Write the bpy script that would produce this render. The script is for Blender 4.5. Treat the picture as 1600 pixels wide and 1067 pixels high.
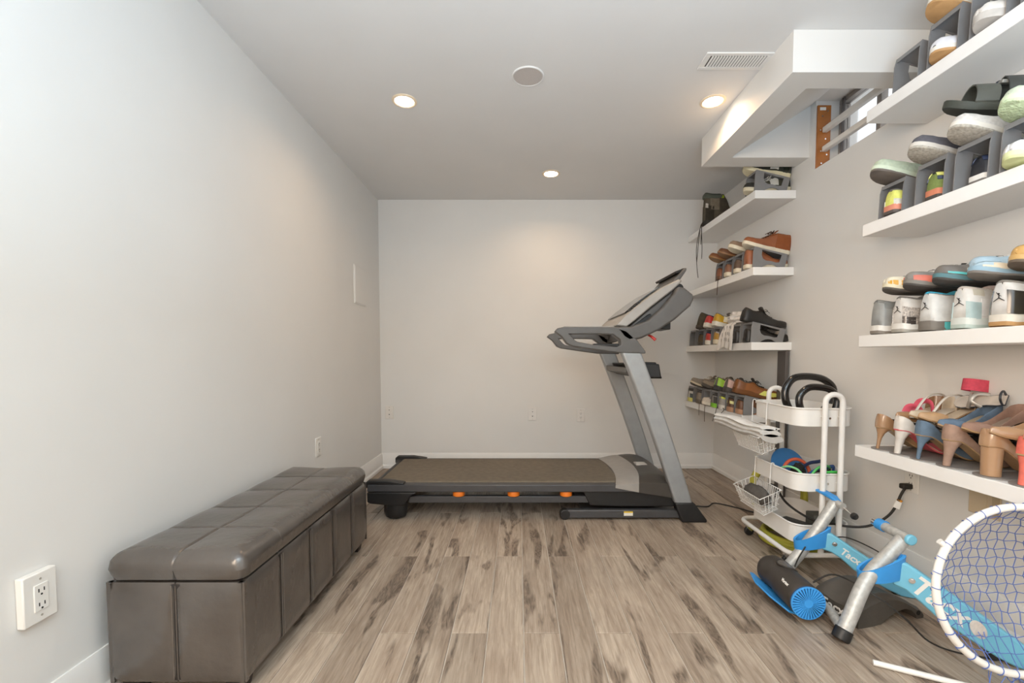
import bpy, bmesh, math, random
import numpy as np
from mathutils import Vector, Matrix
random.seed(7)
PI = math.pi
SC = bpy.context.scene
COL = SC.collection
for o in list(bpy.data.objects): bpy.data.objects.remove(o)

# ------------------------------------------------------------ camera, world, light, exposure
cd = bpy.data.cameras.new('camera'); cam = bpy.data.objects.new('camera', cd); COL.objects.link(cam)
cd.sensor_width = 36; cd.lens = 36*700/1600
cd.shift_x = -10/1600; cd.shift_y = 56.5/1600
cam.location = (0, 0, 1.0); cam.rotation_euler = (math.radians(90-2.69), 0, 0)
cd.clip_start = .02
SC.camera = cam
w = bpy.data.worlds.new('world'); SC.world = w; w.use_nodes = True
bg = w.node_tree.nodes['Background']; bg.inputs[0].default_value = (.93, .96, 1, 1); bg.inputs[1].default_value = 1.3
SC.view_settings.view_transform = 'Standard'; SC.view_settings.look = 'None'
SC.view_settings.gamma = 1; SC.view_settings.use_curve_mapping = False
SC.view_settings.exposure = 0.03

def area(name, loc, rot, sx, sy, power, color, shape='RECTANGLE', spread=PI):
    l = bpy.data.lights.new(name, 'AREA'); l.shape = shape; l.size = sx; l.size_y = sy
    l.energy = power; l.color = color; l.spread = spread
    o = bpy.data.objects.new(name, l); COL.objects.link(o); o.location = loc; o.rotation_euler = rot
    return o
# unseen fills added to balance brightness: warm left, cool uplight and near-ceiling one
area('left_fill', (-1.0, -.7, 1.5), (0, math.radians(-75), math.radians(14)), 1.2, 1.2, 60, (1, .76, .55))
area('up_fill', (0.3, -.2, 1.15), (PI, 0, 0), 1.2, .6, 66, (.58, .79, 1))
area('rear_ceiling_fill', (0.2, -0.4, 2.34), (0, 0, 0), 1.6, 1.2, 20, (.66, .9, 1))
DOWN = [(-.611, 2.469), (.244, 3.423), (1.044, 2.472)]
for x, y in DOWN:
    area('downlight', (x, y, 2.352), (0, 0, 0), .085, .085, 2.6, (1, .64, .34), 'DISK', math.radians(150))

# ------------------------------------------------------------ materials
MATS = {}
def mat(key, color, rough=.55, metal=0, var=.08, vs=30, bump=0, bs=200, emit=0, spec=.5, coat=0, trans=0):
    if key in MATS: return MATS[key]
    m = bpy.data.materials.new(key); m.use_nodes = True; nt = m.node_tree
    b = nt.nodes['Principled BSDF']
    b.inputs['Roughness'].default_value = rough; b.inputs['Metallic'].default_value = metal
    b.inputs['Specular IOR Level'].default_value = spec
    if coat: b.inputs['Coat Weight'].default_value = coat; b.inputs['Coat Roughness'].default_value = .12
    if trans: b.inputs['Transmission Weight'].default_value = trans
    c = (*color, 1)
    tc = nt.nodes.new('ShaderNodeTexCoord')
    if var:
        n = nt.nodes.new('ShaderNodeTexNoise'); n.inputs['Scale'].default_value = vs; n.inputs['Detail'].default_value = 3
        nt.links.new(tc.outputs['Object'], n.inputs['Vector'])
        r = nt.nodes.new('ShaderNodeValToRGB')
        r.color_ramp.elements[0].position = .3; r.color_ramp.elements[1].position = .7
        r.color_ramp.elements[0].color = (*[max(0, v*(1-var)) for v in color], 1)
        r.color_ramp.elements[1].color = (*[min(1, v*(1+var)) for v in color], 1)
        nt.links.new(n.outputs['Fac'], r.inputs['Fac']); nt.links.new(r.outputs['Color'], b.inputs['Base Color'])
    else: b.inputs['Base Color'].default_value = c
    if bump:
        n2 = nt.nodes.new('ShaderNodeTexNoise'); n2.inputs['Scale'].default_value = bs; n2.inputs['Detail'].default_value = 4
        nt.links.new(tc.outputs['Object'], n2.inputs['Vector'])
        bp = nt.nodes.new('ShaderNodeBump'); bp.inputs['Strength'].default_value = bump; bp.inputs['Distance'].default_value = .01
        nt.links.new(n2.outputs['Fac'], bp.inputs['Height']); nt.links.new(bp.outputs['Normal'], b.inputs['Normal'])
    if emit:
        b.inputs['Emission Color'].default_value = c; b.inputs['Emission Strength'].default_value = emit
    MATS[key] = m; return m
def S(h):
    """hex sRGB -> linear"""
    h = h.lstrip('#'); out = []
    for i in (0, 2, 4):
        v = int(h[i:i+2], 16)/255
        out.append(v/12.92 if v <= .04045 else ((v+.055)/1.055)**2.4)
    return tuple(out)
def cloth(h): return mat('fabric_'+h, S(h), .85, 0, .1, 90, .15, 500, spec=.25)
def leather(h): return mat('leather_'+h, S(h), .42, 0, .12, 25, .08, 300)
def patent(h): return mat('patent_'+h, S(h), .2, 0, .05, 12, coat=.6)
def suede(h): return mat('suede_'+h, S(h), .95, 0, .13, 40, .12, 600, spec=.15)
def rubber(h): return mat('rubber_'+h, S(h), .6, 0, .06, 40, .05, 200, spec=.35)

M_wall = mat('wall_paint', S('#e3e1dd'), .75, 0, .018, 2.2, .05, 9, spec=.25)
M_ceil = mat('ceiling_paint', S('#e3e2e0'), .85, 0, .015, 3, .03, 14, spec=.2)
M_trim = mat('trim_paint', S('#e9e7e3'), .45, 0, .02, 8)
M_white = mat('white_powder_coat', S('#e6e3de'), .38, 0, .02, 12)
M_lack = mat('white_laminate', S('#efedea'), .35, 0, .012, 6)
M_plate = mat('white_plastic', S('#e8e5df'), .4, 0, .01, 10)
M_black = mat('black_plastic', S('#1d1c1c'), .45, 0, .1, 60, .05, 400)
M_blackg = mat('black_gloss', S('#1b1918'), .16, 0, .05, 20, coat=.4)
M_dark = mat('dark_slot', (.006, .006, .006), .8, 0, 0)
M_grey_plastic = mat('grey_plastic', S('#7d7c7c'), .5, 0, .03, 30)
M_grey_dark = mat('dark_grey_plastic', S('#5a5857'), .55, 0, .05, 30)
M_chrome = mat('polished_steel', (.75, .75, .75), .18, 1, 0)

# ------------------------------------------------------------ mesh builder
class MB:
    def __init__(s): s.v = []; s.f = []
    def add(s, vs, fs):
        n = len(s.v); s.v += [Vector(v) for v in vs]; s.f += [tuple(i+n for i in f) for f in fs]; return s
    def box(s, x0, x1, y0, y1, z0, z1, M=None):
        vs = [Vector(p) for p in ((x0,y0,z0),(x1,y0,z0),(x1,y1,z0),(x0,y1,z0),(x0,y0,z1),(x1,y0,z1),(x1,y1,z1),(x0,y1,z1))]
        if M: vs = [M @ v for v in vs]
        return s.add(vs, [(0,3,2,1),(4,5,6,7),(0,1,5,4),(1,2,6,5),(2,3,7,6),(3,0,4,7)])
    def tube(s, path, r, n=8, closed=False, caps=True, flat=None):
        P = [Vector(p) for p in path]; N = len(P); rings = []
        rr = r if isinstance(r, (list, tuple)) else [r]*N
        T0 = None; U = None
        for i in range(N):
            a = P[i-1] if (i > 0 or closed) else P[i]; b = P[(i+1) % N] if (i < N-1 or closed) else P[i]
            T = (b-a)
            T = T.normalized() if T.length > 1e-9 else Vector((0,0,1))
            if U is None:
                U = T.orthogonal().normalized() if abs(T.z) > .9 else T.cross(Vector((0,0,1))).normalized()
            else:
                U = (U - T*U.dot(T))
                U = U.normalized() if U.length > 1e-6 else T.orthogonal().normalized()
            V = T.cross(U)
            fl = flat if flat else 1
            rings.append([P[i] + U*math.cos(2*PI*k/n)*rr[i]*fl + V*math.sin(2*PI*k/n)*rr[i] for k in range(n)])
        return s.loft(rings, closed_ring=True, closed_path=closed, caps=caps and not closed)
    def loft(s, rings, closed_ring=True, closed_path=False, caps=True):
        n = len(rings[0]); N = len(rings); vs = [p for r in rings for p in r]; fs = []
        m = n if closed_ring else n-1
        for i in range(N if closed_path else N-1):
            j = (i+1) % N
            for k in range(m):
                l = (k+1) % n
                fs.append((i*n+k, i*n+l, j*n+l, j*n+k))
        if caps:
            fs.append(tuple(range(n-1, -1, -1))); fs.append(tuple((N-1)*n+k for k in range(n)))
        return s.add(vs, fs)
    def cyl(s, p0, p1, r0, r1=None, n=20): 
        return s.tube([p0, p1], [r0, r1 if r1 is not None else r0], n)
    def lathe(s, prof, n=24, M=None, ring=False):
        """prof: (r,z) list revolved about z"""
        rings = [[Vector((r*math.cos(2*PI*k/n), r*math.sin(2*PI*k/n), z)) for k in range(n)] for r, z in prof]
        if M: rings = [[M @ p for p in r] for r in rings]
        return s.loft(rings, closed_path=ring, caps=not ring)
    def prism(s, outer, holes, fn0, fn1):
        """2-D polygon with holes, mapped by fn0 / fn1 to the two faces"""
        bm = bmesh.new()
        es = []
        for loop in [outer]+list(holes):
            vv = [bm.verts.new((p[0], p[1], 0)) for p in loop]
            for i in range(len(vv)): es.append(bm.edges.new((vv[i], vv[(i+1) % len(vv)])))
        bmesh.ops.triangle_fill(bm, use_beauty=True, use_dissolve=False, edges=es)
        bm.verts.index_update()
        pts = [v.co.copy() for v in bm.verts]; n = len(pts)
        tri = [tuple(v.index for v in f.verts) for f in bm.faces]
        bm.free()
        vs = [fn0(p.x, p.y) for p in pts]+[fn1(p.x, p.y) for p in pts]
        fs = [t for t in tri]+[tuple(i+n for i in reversed(t)) for t in tri]
        k = 0
        for loop in [outer]+list(holes):
            m = len(loop)
            for i in range(m):
                a = k+i; b = k+(i+1) % m
                fs.append((a, b, b+n, a+n))
            k += m
        return s.add(vs, fs)
    def build(s, name, material, parent=None, off=None, smooth=None, bevel=0, subsurf=0, seg=2):
        me = bpy.data.meshes.new(name)
        off = Vector(off) if off is not None else Vector((0,0,0))
        me.from_pydata([tuple(v-off) for v in s.v], [], s.f); me.validate()
        bm = bmesh.new(); bm.from_mesh(me); bmesh.ops.recalc_face_normals(bm, faces=bm.faces); bm.to_mesh(me); bm.free()
        me.materials.append(material)
        o = bpy.data.objects.new(name, me); COL.objects.link(o)
        if smooth is not None:
            me.shade_smooth(); me.set_sharp_from_angle(angle=math.radians(smooth))
        if bevel:
            bv = o.modifiers.new('bevel', 'BEVEL'); bv.width = bevel; bv.segments = seg; bv.limit_method = 'ANGLE'; bv.angle_limit = math.radians(35)
            bv.harden_normals = False
            me.shade_smooth(); me.set_sharp_from_angle(angle=math.radians(50))
        if subsurf:
            ss = o.modifiers.new('sub', 'SUBSURF'); ss.levels = ss.render_levels = subsurf
        if parent: o.parent = parent
        return o
def thing(name, label, cat, loc=(0,0,0), group=None):
    o = bpy.data.objects.new(name, None); COL.objects.link(o); o.location = loc
    o.empty_display_size = .05
    o['label'] = label; o['category'] = cat
    if group: o['group'] = group
    return o
def tag(o, label, cat, group=None):
    o['label'] = label; o['category'] = cat
    if group: o['group'] = group
    return o
def struct(o, label=None):
    o['kind'] = 'structure'
    if label: o['label'] = label
    return o
def arc(cx, cy, r, a0, a1, n):
    return [(cx+r*math.cos(a0+(a1-a0)*i/n), cy+r*math.sin(a0+(a1-a0)*i/n)) for i in range(n+1)]
def smoothpath(P, n=8, closed=False):
    """Catmull-Rom through points"""
    P = [Vector(p) for p in P]; out = []; N = len(P)
    for i in range(N if closed else N-1):
        if closed: a, b, c, d = P[i-1], P[i], P[(i+1) % N], P[(i+2) % N]
        else: a, b, c, d = P[max(i-1,0)], P[i], P[i+1], P[min(i+2,N-1)]
        for k in range(n):
            t = k/n
            out.append(.5*((2*b)+(c-a)*t+(2*a-5*b+4*c-d)*t*t+(3*b-a-3*c+d)*t**3))
    if not closed: out.append(P[-1])
    return out
def text(body, size, material, parent, M, name='lettering', extrude=.0008, shear=0):
    cu = bpy.data.curves.new(name, 'FONT'); cu.body = body; cu.size = size; cu.extrude = extrude
    cu.offset = size*.022; cu.shear = shear; cu.resolution_u = 3
    o = bpy.data.objects.new(name+'_tmp', cu); COL.objects.link(o)
    dg = bpy.context.evaluated_depsgraph_get()
    me = bpy.data.meshes.new_from_object(o.evaluated_get(dg)); bpy.data.objects.remove(o)
    me.name = name; me.transform(M); me.materials.clear(); me.materials.append(material)
    t = bpy.data.objects.new(name, me); COL.objects.link(t); t.parent = parent
    return t

# ------------------------------------------------------------ room shell
XL0, XL1, XR, D, HC, YB = -1.228, -1.25, 1.75, 3.985, 2.37, -1.15
def wood_floor():
    m = bpy.data.materials.new('wood_look_tile'); m.use_nodes = True; nt = m.node_tree; L = nt.links.new
    b = nt.nodes['Principled BSDF']
    tc = nt.nodes.new('ShaderNodeTexCoord'); oi = nt.nodes.new('ShaderNodeObjectInfo')
    mul = nt.nodes.new('ShaderNodeVectorMath'); mul.operation = 'MULTIPLY_ADD'
    cx = nt.nodes.new('ShaderNodeCombineXYZ')
    for i, k in enumerate((37., 61., 23.)):
        mm = nt.nodes.new('ShaderNodeMath'); mm.operation = 'MULTIPLY'; mm.inputs[1].default_value = k
        L(oi.outputs['Random'], mm.inputs[0]); L(mm.outputs[0], cx.inputs[i])
    mul.inputs[1].default_value = (1, 1, 1)
    L(tc.outputs['Object'], mul.inputs[0]); L(cx.outputs[0], mul.inputs[2])
    def stretch(sx, sy):
        q = nt.nodes.new('ShaderNodeMapping'); q.inputs['Scale'].default_value = (sx, sy, 1); L(mul.outputs[0], q.inputs['Vector']); return q
    def noise(q, sc, det, dist, ro=.55):
        n = nt.nodes.new('ShaderNodeTexNoise'); n.inputs['Scale'].default_value = sc; n.inputs['Detail'].default_value = det
        n.inputs['Distortion'].default_value = dist; n.inputs['Roughness'].default_value = ro
        L(q.outputs[0], n.inputs['Vector']); return n
    def ramp(src, a, ca, b_, cb):
        r = nt.nodes.new('ShaderNodeValToRGB'); e = r.color_ramp.elements
        e[0].position = a; e[0].color = (*ca, 1); e[1].position = b_; e[1].color = (*cb, 1); L(src, r.inputs['Fac']); return r
    def mix(kind, fac, A, B):
        n = nt.nodes.new('ShaderNodeMix'); n.data_type = 'RGBA'; n.blend_type = kind
        if isinstance(fac, float): n.inputs['Factor'].default_value = fac
        else: L(fac, n.inputs['Factor'])
        L(A, n.inputs[6]); L(B, n.inputs[7]); return n.outputs[2]
    grain = noise(stretch(34, 2.2), 3, 6, .6, .65)
    base = ramp(grain.outputs['Fac'], .28, S('#948575'), .72, S('#c8bbac'))
    broad = noise(stretch(6, .9), 1.6, 3, .5)
    tint = ramp(broad.outputs['Fac'], .35, S('#b5a292'), .65, S('#f1eae2'))
    c1 = mix('MULTIPLY', .55, base.outputs[0], tint.outputs[0])
    patch = noise(stretch(8.5, 1.7), 1.0, 2.5, 1.0)
    pm = ramp(patch.outputs['Fac'], .562, (0,0,0), .625, (.92,.92,.92))
    rings = noise(stretch(26, 5), 1.5, 3, 3.0)
    dk = ramp(rings.outputs['Fac'], .36, S('#50443a'), .64, S('#8d7c6c'))
    c2 = mix('MIX', pm.outputs[0], c1, dk.outputs[0])
    pv = nt.nodes.new('ShaderNodeMath'); pv.operation = 'MULTIPLY_ADD'; pv.inputs[1].default_value = .26; pv.inputs[2].default_value = .86
    L(oi.outputs['Random'], pv.inputs[0])
    cc = nt.nodes.new('ShaderNodeCombineColor'); [L(pv.outputs[0], cc.inputs[i]) for i in range(3)]
    c3 = mix('MULTIPLY', 1.0, c2, cc.outputs[0])
    L(c3, b.inputs['Base Color']); b.inputs['Roughness'].default_value = .42; b.inputs['Specular IOR Level'].default_value = .4
    bp = nt.nodes.new('ShaderNodeBump'); bp.inputs['Strength'].default_value = .12; bp.inputs['Distance'].default_value = .004
    L(grain.outputs['Fac'], bp.inputs['Height']); L(bp.outputs[0], b.inputs['Normal'])
    return m
M_floor = wood_floor()
floor = struct(MB().box(-1.5, 2.0, YB-.1, D+.2, -.1, -.004).build('floor', mat('floor_grout', S('#cbc0b2'), .8, 0, .06, 50)))
X0, PW, PL, YJ = .0195, .1306, 1.252, 1.578   # grout grid: edge, width, length, a joint of the even columns
GR = .0019
for k in range(-12, 15):
    xa, xb = X0+k*PW, X0+(k+1)*PW
    xa, xb = max(xa, XL1-.02), min(xb, XR+.01)
    if xb-xa < .015: continue
    y = YJ-4*PL + (0 if k % 2 == 0 else PL/2)
    while y < D:
        ya, yb = max(y, YB), min(y+PL, D)
        y += PL
        if yb-ya < .02: continue
        cx_, cy_ = (xa+xb)/2, (ya+yb)/2
        hx, hy = (xb-xa)/2-GR, (yb-ya)/2-GR; c = .0012
        m = MB().add([(-hx,-hy,-.004),(hx,-hy,-.004),(hx,hy,-.004),(-hx,hy,-.004),(-hx,-hy,-c),(hx,-hy,-c),(hx,hy,-c),(-hx,hy,-c),
                      (-hx+c,-hy+c,0),(hx-c,-hy+c,0),(hx-c,hy-c,0),(-hx+c,hy-c,0)],
                     [(0,1,5,4),(1,2,6,5),(2,3,7,6),(3,0,4,7),(4,5,9,8),(5,6,10,9),(6,7,11,10),(7,4,8,11),(8,9,10,11)])
        p = m.build('plank', M_floor, floor); p.location = (cx_, cy_, 0)

def wallbox(name, mb, m=M_wall): return struct(mb.build(name, m))
wallbox('wall_back', MB().box(-1.6, 2.2, D, D+.15, 0, 2.7))
wallbox('wall_front', MB().box(-1.6, 2.2, YB-.15, YB, 0, 2.7))
def slab(pts, z0, z1):
    return MB().add([(x,y,z0) for x,y in pts]+[(x,y,z1) for x,y in pts], [(3,2,1,0),(4,5,6,7),(0,1,5,4),(1,2,6,5),(2,3,7,6),(3,0,4,7)])
wallbox('wall_left', slab([(XL0,D),(XL1,YB),(XL1-.3,YB),(XL0-.3,D)], 0, 2.7))
WY0, WY1, WZ0, WZ1 = 2.14, 2.705, 2.105, 2.50
wr = MB()
wr.box(XR, XR+.25, YB, D, 0, WZ0).box(XR, XR+.25, YB, WY0, WZ0, 2.7).box(XR, XR+.25, WY1, D, WZ0, 2.7).box(XR, XR+.25, WY0, WY1, WZ1, 2.7)
wallbox('wall_right', wr)
BX0, BX1, BY0, BY1, BZ = 1.155, 1.285, 1.945, 2.885, 2.196   # bulkhead around the window bay
IY0, IY1 = 2.06, 2.755
ce = MB().box(-1.6, BX1-.03, YB, D, HC, HC+.08).box(BX1-.03, XR+.25, YB, IY0-.03, HC, HC+.08).box(BX1-.03, XR+.25, IY1+.03, D, HC, HC+.08)
wallbox('ceiling', ce, M_ceil)
bk = MB()
bk.box(BX0, BX1, BY0, BY1, BZ, HC-.0005).box(BX1, XR-.0005, BY0, IY0, BZ, HC-.0005).box(BX1, XR-.0005, IY1, BY1, BZ, HC-.0005)
bk.box(BX1, XR-.0005, IY0-.02, IY0, HC-.0005, 2.66).box(BX1, XR-.0005, IY1, IY1+.02, HC-.0005, 2.66)
bk.add([(BX1,IY0,BZ+.006),(XR-.0005,IY0,2.50),(XR-.0005,IY1,2.50),(BX1,IY1,BZ+.006),(BX1,IY0,BZ+.05),(XR-.0005,IY0,2.55),(XR-.0005,IY1,2.55),(BX1,IY1,BZ+.05)],
       [(0,1,2,3),(7,6,5,4),(0,4,5,1),(1,5,6,2),(2,6,7,3),(3,7,4,0)])
b_ = bk.build('trim_1', M_wall); struct(b_, 'white boxed ceiling bulkhead around the small window bay')

# baseboards with a small shoe moulding
def baseboard(name, pts_prof, a, b, nrm):
    a, b, n = Vector(a), Vector(b), Vector(nrm)
    r = [[q+n*d+Vector((0,0,z)) for d, z in pts_prof] for q in (a, b)]
    return struct(MB().loft(r).build(name, M_trim, smooth=30))
PR = [(0,0),(.022,0),(.022,.022),(.014,.034),(.013,.11),(.006,.135),(0,.135)]
baseboard('baseboard_back', PR, (XL0,D,0.001), (XR,D,0.001), (0,-1,0))
baseboard('baseboard_left', PR, (XL1,YB,0.001), (XL0,D,0.001), (1,0,0))
baseboard('baseboard_right', PR, (XR,D,0.001), (XR,YB,0.001), (-1,0,0))

# window in the bay: brown side board with screws, security bars, sliding frame and pane
win = bpy.data.objects.new('window_1', None); COL.objects.link(win); win.location = (XR, WY1, WZ0); struct(win, 'small high basement window with two white bars')
wo = win.location
MB().box(XR+.004, XR+.082, WY1-.012, WY1-.0005, WZ0+.001, WZ1-.03).build('side_board', mat('varnished_board', S('#a8672c'), .45, 0, .2, 14, .05, 60), win, wo, bevel=.002)
for sx, sz in ((.03,.3),(.06,.33),(.02,.22),(.05,.17),(.025,.1),(.06,.08),(.03,.03)):
    MB().cyl((XR+sx, WY1-.012, WZ0+sz), (XR+sx, WY1-.016, WZ0+sz), .0045, n=8).build('screw', M_chrome, win, wo, smooth=40)
MB().box(XR+.015, XR+.05, WY1-.0135, WY1-.012, WZ0+.335, WZ0+.352).build('sticker', M_plate, win, wo)
for z in (2.325, 2.215):
    MB().box(XR+.03, XR+.058, WY0+.002, WY1-.014, z-.016, z+.016).build('security_bar', M_white, win, wo, bevel=.005)
FX = XR+.135
fr = MB().box(FX, FX+.05, WY0+.001, WY1-.001, WZ0+.001, WZ0+.028).box(FX, FX+.05, WY0+.001, WY1-.001, WZ1-.028, WZ1-.001)
fr.box(FX, FX+.05, WY0+.001, WY0+.03, WZ0+.03, WZ1-.03).box(FX, FX+.05, WY1-.03, WY1-.001, WZ0+.03, WZ1-.03)
fr.box(FX+.005, FX+.045, 2.40, 2.43, WZ0+.03, WZ1-.03)
fr.build('window_frame', mat('aluminium_frame', S('#9a938d'), .4, .4, .1, 30), win, wo, bevel=.003)
for yy in (WY1-.036, WY1-.05):
    MB().box(FX-.008, FX, yy-.003, yy+.003, WZ0+.004, WZ1-.004).build('frame_track', mat('track_grey', S('#6d6866'), .5, .3), win, wo)
gl = bpy.data.materials.new('frosted_glass'); gl.use_nodes = True
gb = gl.node_tree.nodes['Principled BSDF']; gb.inputs['Transmission Weight'].default_value = 1; gb.inputs['Roughness'].default_value = .25; gb.inputs['IOR'].default_value = 1.1
gn = gl.node_tree.nodes.new('ShaderNodeTexNoise'); gn.inputs['Scale'].default_value = 40
grp = gl.node_tree.nodes.new('ShaderNodeValToRGB'); grp.color_ramp.elements[0].color = (.9,.92,.93,1); gl.node_tree.links.new(gn.outputs['Fac'], grp.inputs['Fac']); gl.node_tree.links.new(grp.outputs[0], gb.inputs['Base Color'])
for ya, yb, xx in ((WY0+.03, 2.415, .018), (2.415, WY1-.03, .03)):
    MB().box(FX+xx, FX+xx+.004, ya, yb, WZ0+.028, WZ1-.028).build('pane', gl, win, wo)

# ------------------------------------------------------------ wall fittings
def outlet(name, label, cat, M, kind='duplex', w=.072, h=.116, d=.006, group=None, m=None):
    """local: plate in xz plane facing -y, centre origin"""
    t = thing(name, label, cat, group=group); m = m or M_plate
    MB().box(-w/2, w/2, -d, 0, -h/2, h/2).build('cover_plate', m, t, bevel=min(.003, d*.45))
    if kind == 'duplex':
        MB().box(-.0168, .0168, -d-.0025, -d+.001, -.034, .034).build('receptacle', m, t, bevel=.001)
        for zz in (.018, -.018):
            for sx in (-.0065, .0065):
                MB().box(sx-.0012, sx+.0012, -d-.003, -d-.002, zz-.004, zz+.005).build('slot', M_dark, t)
            MB().cyl((0, -d-.003, zz-.0105), (0, -d-.002, zz-.0105), .0026, n=8).build('slot', M_dark, t)
        for zz in (.047, -.047):
            MB().cyl((0, -d-.0012, zz), (0, -d+.001, zz), .003, n=8).build('screw', mat('plate_screw', S('#b9b4aa'), .4, .3), t)
    elif kind == 'jack':
        for zz, r in ((.022, .005), (-.018, .0065)):
            MB().cyl((0, -d-.004, zz), (0, -d+.001, zz), r, n=12).build('jack', m, t)
            MB().cyl((0, -d-.0045, zz), (0, -d-.0035, zz), r*.75, n=10).build('jack_hole', M_dark, t)
        for zz in (.045, -.045):
            MB().cyl((0, -d-.0012, zz), (0, -d+.001, zz), .003, n=8).build('screw', mat('plate_screw', S('#b9b4aa'), .4, .3), t)
    t.matrix_world = M
    return t
T = Matrix.Translation
def Rz(a): return Matrix.Rotation(a, 4, 'Z')
def Rx(a): return Matrix.Rotation(a, 4, 'X')
def Ry(a): return Matrix.Rotation(a, 4, 'Y')
outlet('wall_outlet', 'large white double outlet on the left wall nearest the camera', 'outlet', T((-1.2398, 1.117, .388)) @ Rz(PI/2), w=.082, h=.128, d=.02)
outlet('wall_outlet', 'slim white outlet on the left wall behind the leather bench', 'outlet', T((-1.2345, 2.735, .445)) @ Rz(PI/2))
outlet('wall_jack', 'cream two-socket jack plate on the back wall beside the left corner', 'outlet', T((-1.152, D, .503)), 'jack', m=mat('cream_plastic', S('#e4dfd8'), .4, 0, .01))
outlet('wall_jack', 'jack plate with one black hole at the middle of the back wall', 'outlet', T((.126, D, .487)), 'jack', m=mat('beige_plate', S('#e6e3df'), .45, 0, .01))
outlet('wall_outlet', 'pale outlet on the back wall left of the treadmill uprights', 'outlet', T((.557, D, .477)), m=mat('beige_plate', S('#e6e3df'), .45, 0, .01))
outlet('wall_outlet', 'white outlet under the high-heel shelf with a black plug in it', 'outlet', T((XR, 1.965, .455)) @ Rz(-PI/2))
t = outlet('blank_plate', 'beige blank cover plate on the right wall under the high heels', 'cover plate', T((XR, 1.655, .452)) @ Rz(-PI/2), 'blank', w=.115, h=.10, m=mat('tan_plate', S('#cdbb9d'), .5, 0, .03, 12))
MB().box(.03, .055, -.0075, -.006, -.042, .042).build('insert', mat('tan_plate_dark', S('#b9a687'), .5), t)
MB().box(-.03, .012, -.0075, -.006, -.03, .03).build('insert', mat('tan_plate', S('#cdbb9d'), .5), t)
t = thing('access_panel', 'flush white access panel high on the left wall', 'panel', (-1.2315, 3.50, 1.545))
MB().box(0, .008, -.125, .125, -.145, .145).build('panel_frame', M_wall, t, bevel=.002)
MB().box(.006, .012, -.117, .117, -.137, .137).build('panel_door', M_wall, t, bevel=.002)

# ceiling fittings
M_glow = mat('lamp_lens', (1, .93, .8), .4, 0, 0, emit=14)
for i, (x, y) in enumerate(DOWN):
    t = thing('recessed_light', ['round recessed ceiling light left of the speaker', 'round recessed ceiling light farthest back, above the treadmill', 'round recessed ceiling light beside the bulkhead'][i], 'ceiling light', (x, y, HC), 'recessed ceiling lights')
    MB().lathe([(.052,0),(.066,0),(.066,-.004),(.056,-.008),(.05,-.005),(.05,0)], 32, ring=True).build('trim_ring', mat('lamp_trim', S('#f0dcc0'), .4, 0, 0), t, smooth=40)
    MB().lathe([(.0001,-.0045),(.049,-.0045),(.0495,-.002),(.0495,-.0005),(.0001,-.0005)], 32).build('lens', M_glow, t, smooth=40)
t = thing('ceiling_speaker', 'flat round white speaker grille in the ceiling', 'speaker', (.047, 2.258, HC))
MB().lathe([(.071,-.0002),(.079,-.0002),(.079,-.003),(.075,-.006),(.071,-.005)], 40, ring=True).build('rim', M_ceil, t, smooth=40)
MB().lathe([(.0001,-.004),(.070,-.004),(.070,-.0005),(.0001,-.0005)], 40).build('grille', mat('speaker_grille', S('#c9c2bd'), .7, 0, .06, 400, .3, 900), t, smooth=40)
t = thing('ceiling_vent', 'white slatted air register in the ceiling beside the bulkhead', 'vent', (1.008, 2.143, HC))
vx, vy = .158, .06
f = MB().box(-vx, vx, -vy, -vy+.02, -.006, -.0003).box(-vx, vx, vy-.02, vy, -.006, -.0003).box(-vx, -vx+.026, -vy+.02, vy-.02, -.006, -.0003).box(vx-.026, vx, -vy+.02, vy-.02, -.006, -.0003)
f.build('frame', M_trim, t, bevel=.002)
MB().box(-vx+.026, vx-.026, -vy+.02, vy-.02, -.0012, -.0004).build('duct', mat('vent_inside', S('#57524d'), .8), t)
for k in range(20):
    x = -vx+.034+k*.0132
    s_ = MB().box(-.0012, .0072, -vy+.02, vy-.02, -.0006, .0006).build('slat', M_trim, t); s_.location = (x, 0, -.0045); s_.rotation_euler = (0, .5, 0)

# ------------------------------------------------------------ shelves
SF = 1.49
SZ = {'A': 2.047, 'B': 1.568, 'C': 1.092, 'D': .611}
lab = {'A': 'topmost', 'B': 'second-highest', 'C': 'third', 'D': 'lowest'}
txt = {('far','A'): 'far topmost floating white shelf under the bulkhead, holding the dark boot',
       ('far','B'): 'far floating white shelf holding the brown chukka boots',
       ('far','C'): 'far floating white shelf holding the black oxfords and the plastic bag',
       ('far','D'): 'far lowest floating white shelf behind the trolley, with dangling laces',
       ('near','A'): 'near topmost floating white shelf at the window, upper right of the photo',
       ('near','B'): 'near floating white shelf with the black sandals and pale green sole',
       ('near','C'): 'near floating white shelf with a double row of basketball sneakers',
       ('near','D'): 'near lowest floating white shelf full of high heels'}
for side, (ya, yb) in (('far', (2.872, D-.001)), ('near', (.87, 1.968))):
    for k, z in SZ.items():
        if side == 'far' and k == 'D': ya = 2.972
        o = MB().box(SF, XR-.0008, ya, yb, z-.051, z).build('floating_shelf', M_lack, off=(SF, ya, z-.051), bevel=.0022)
        o.location = (SF, ya, z-.051); tag(o, txt[(side, k)], 'shelf', 'white floating shoe shelves')
o = MB().box(0, .022, 0, .092, 0, 1.036).build('support_post', mat('charcoal_laminate', S('#5b5551'), .5, 0, .06, 20), bevel=.002)
o.location = (XR-.0365, 2.875, .0); tag(o, 'dark grey upright post holding up a shelf behind the trolley', 'post')

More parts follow.
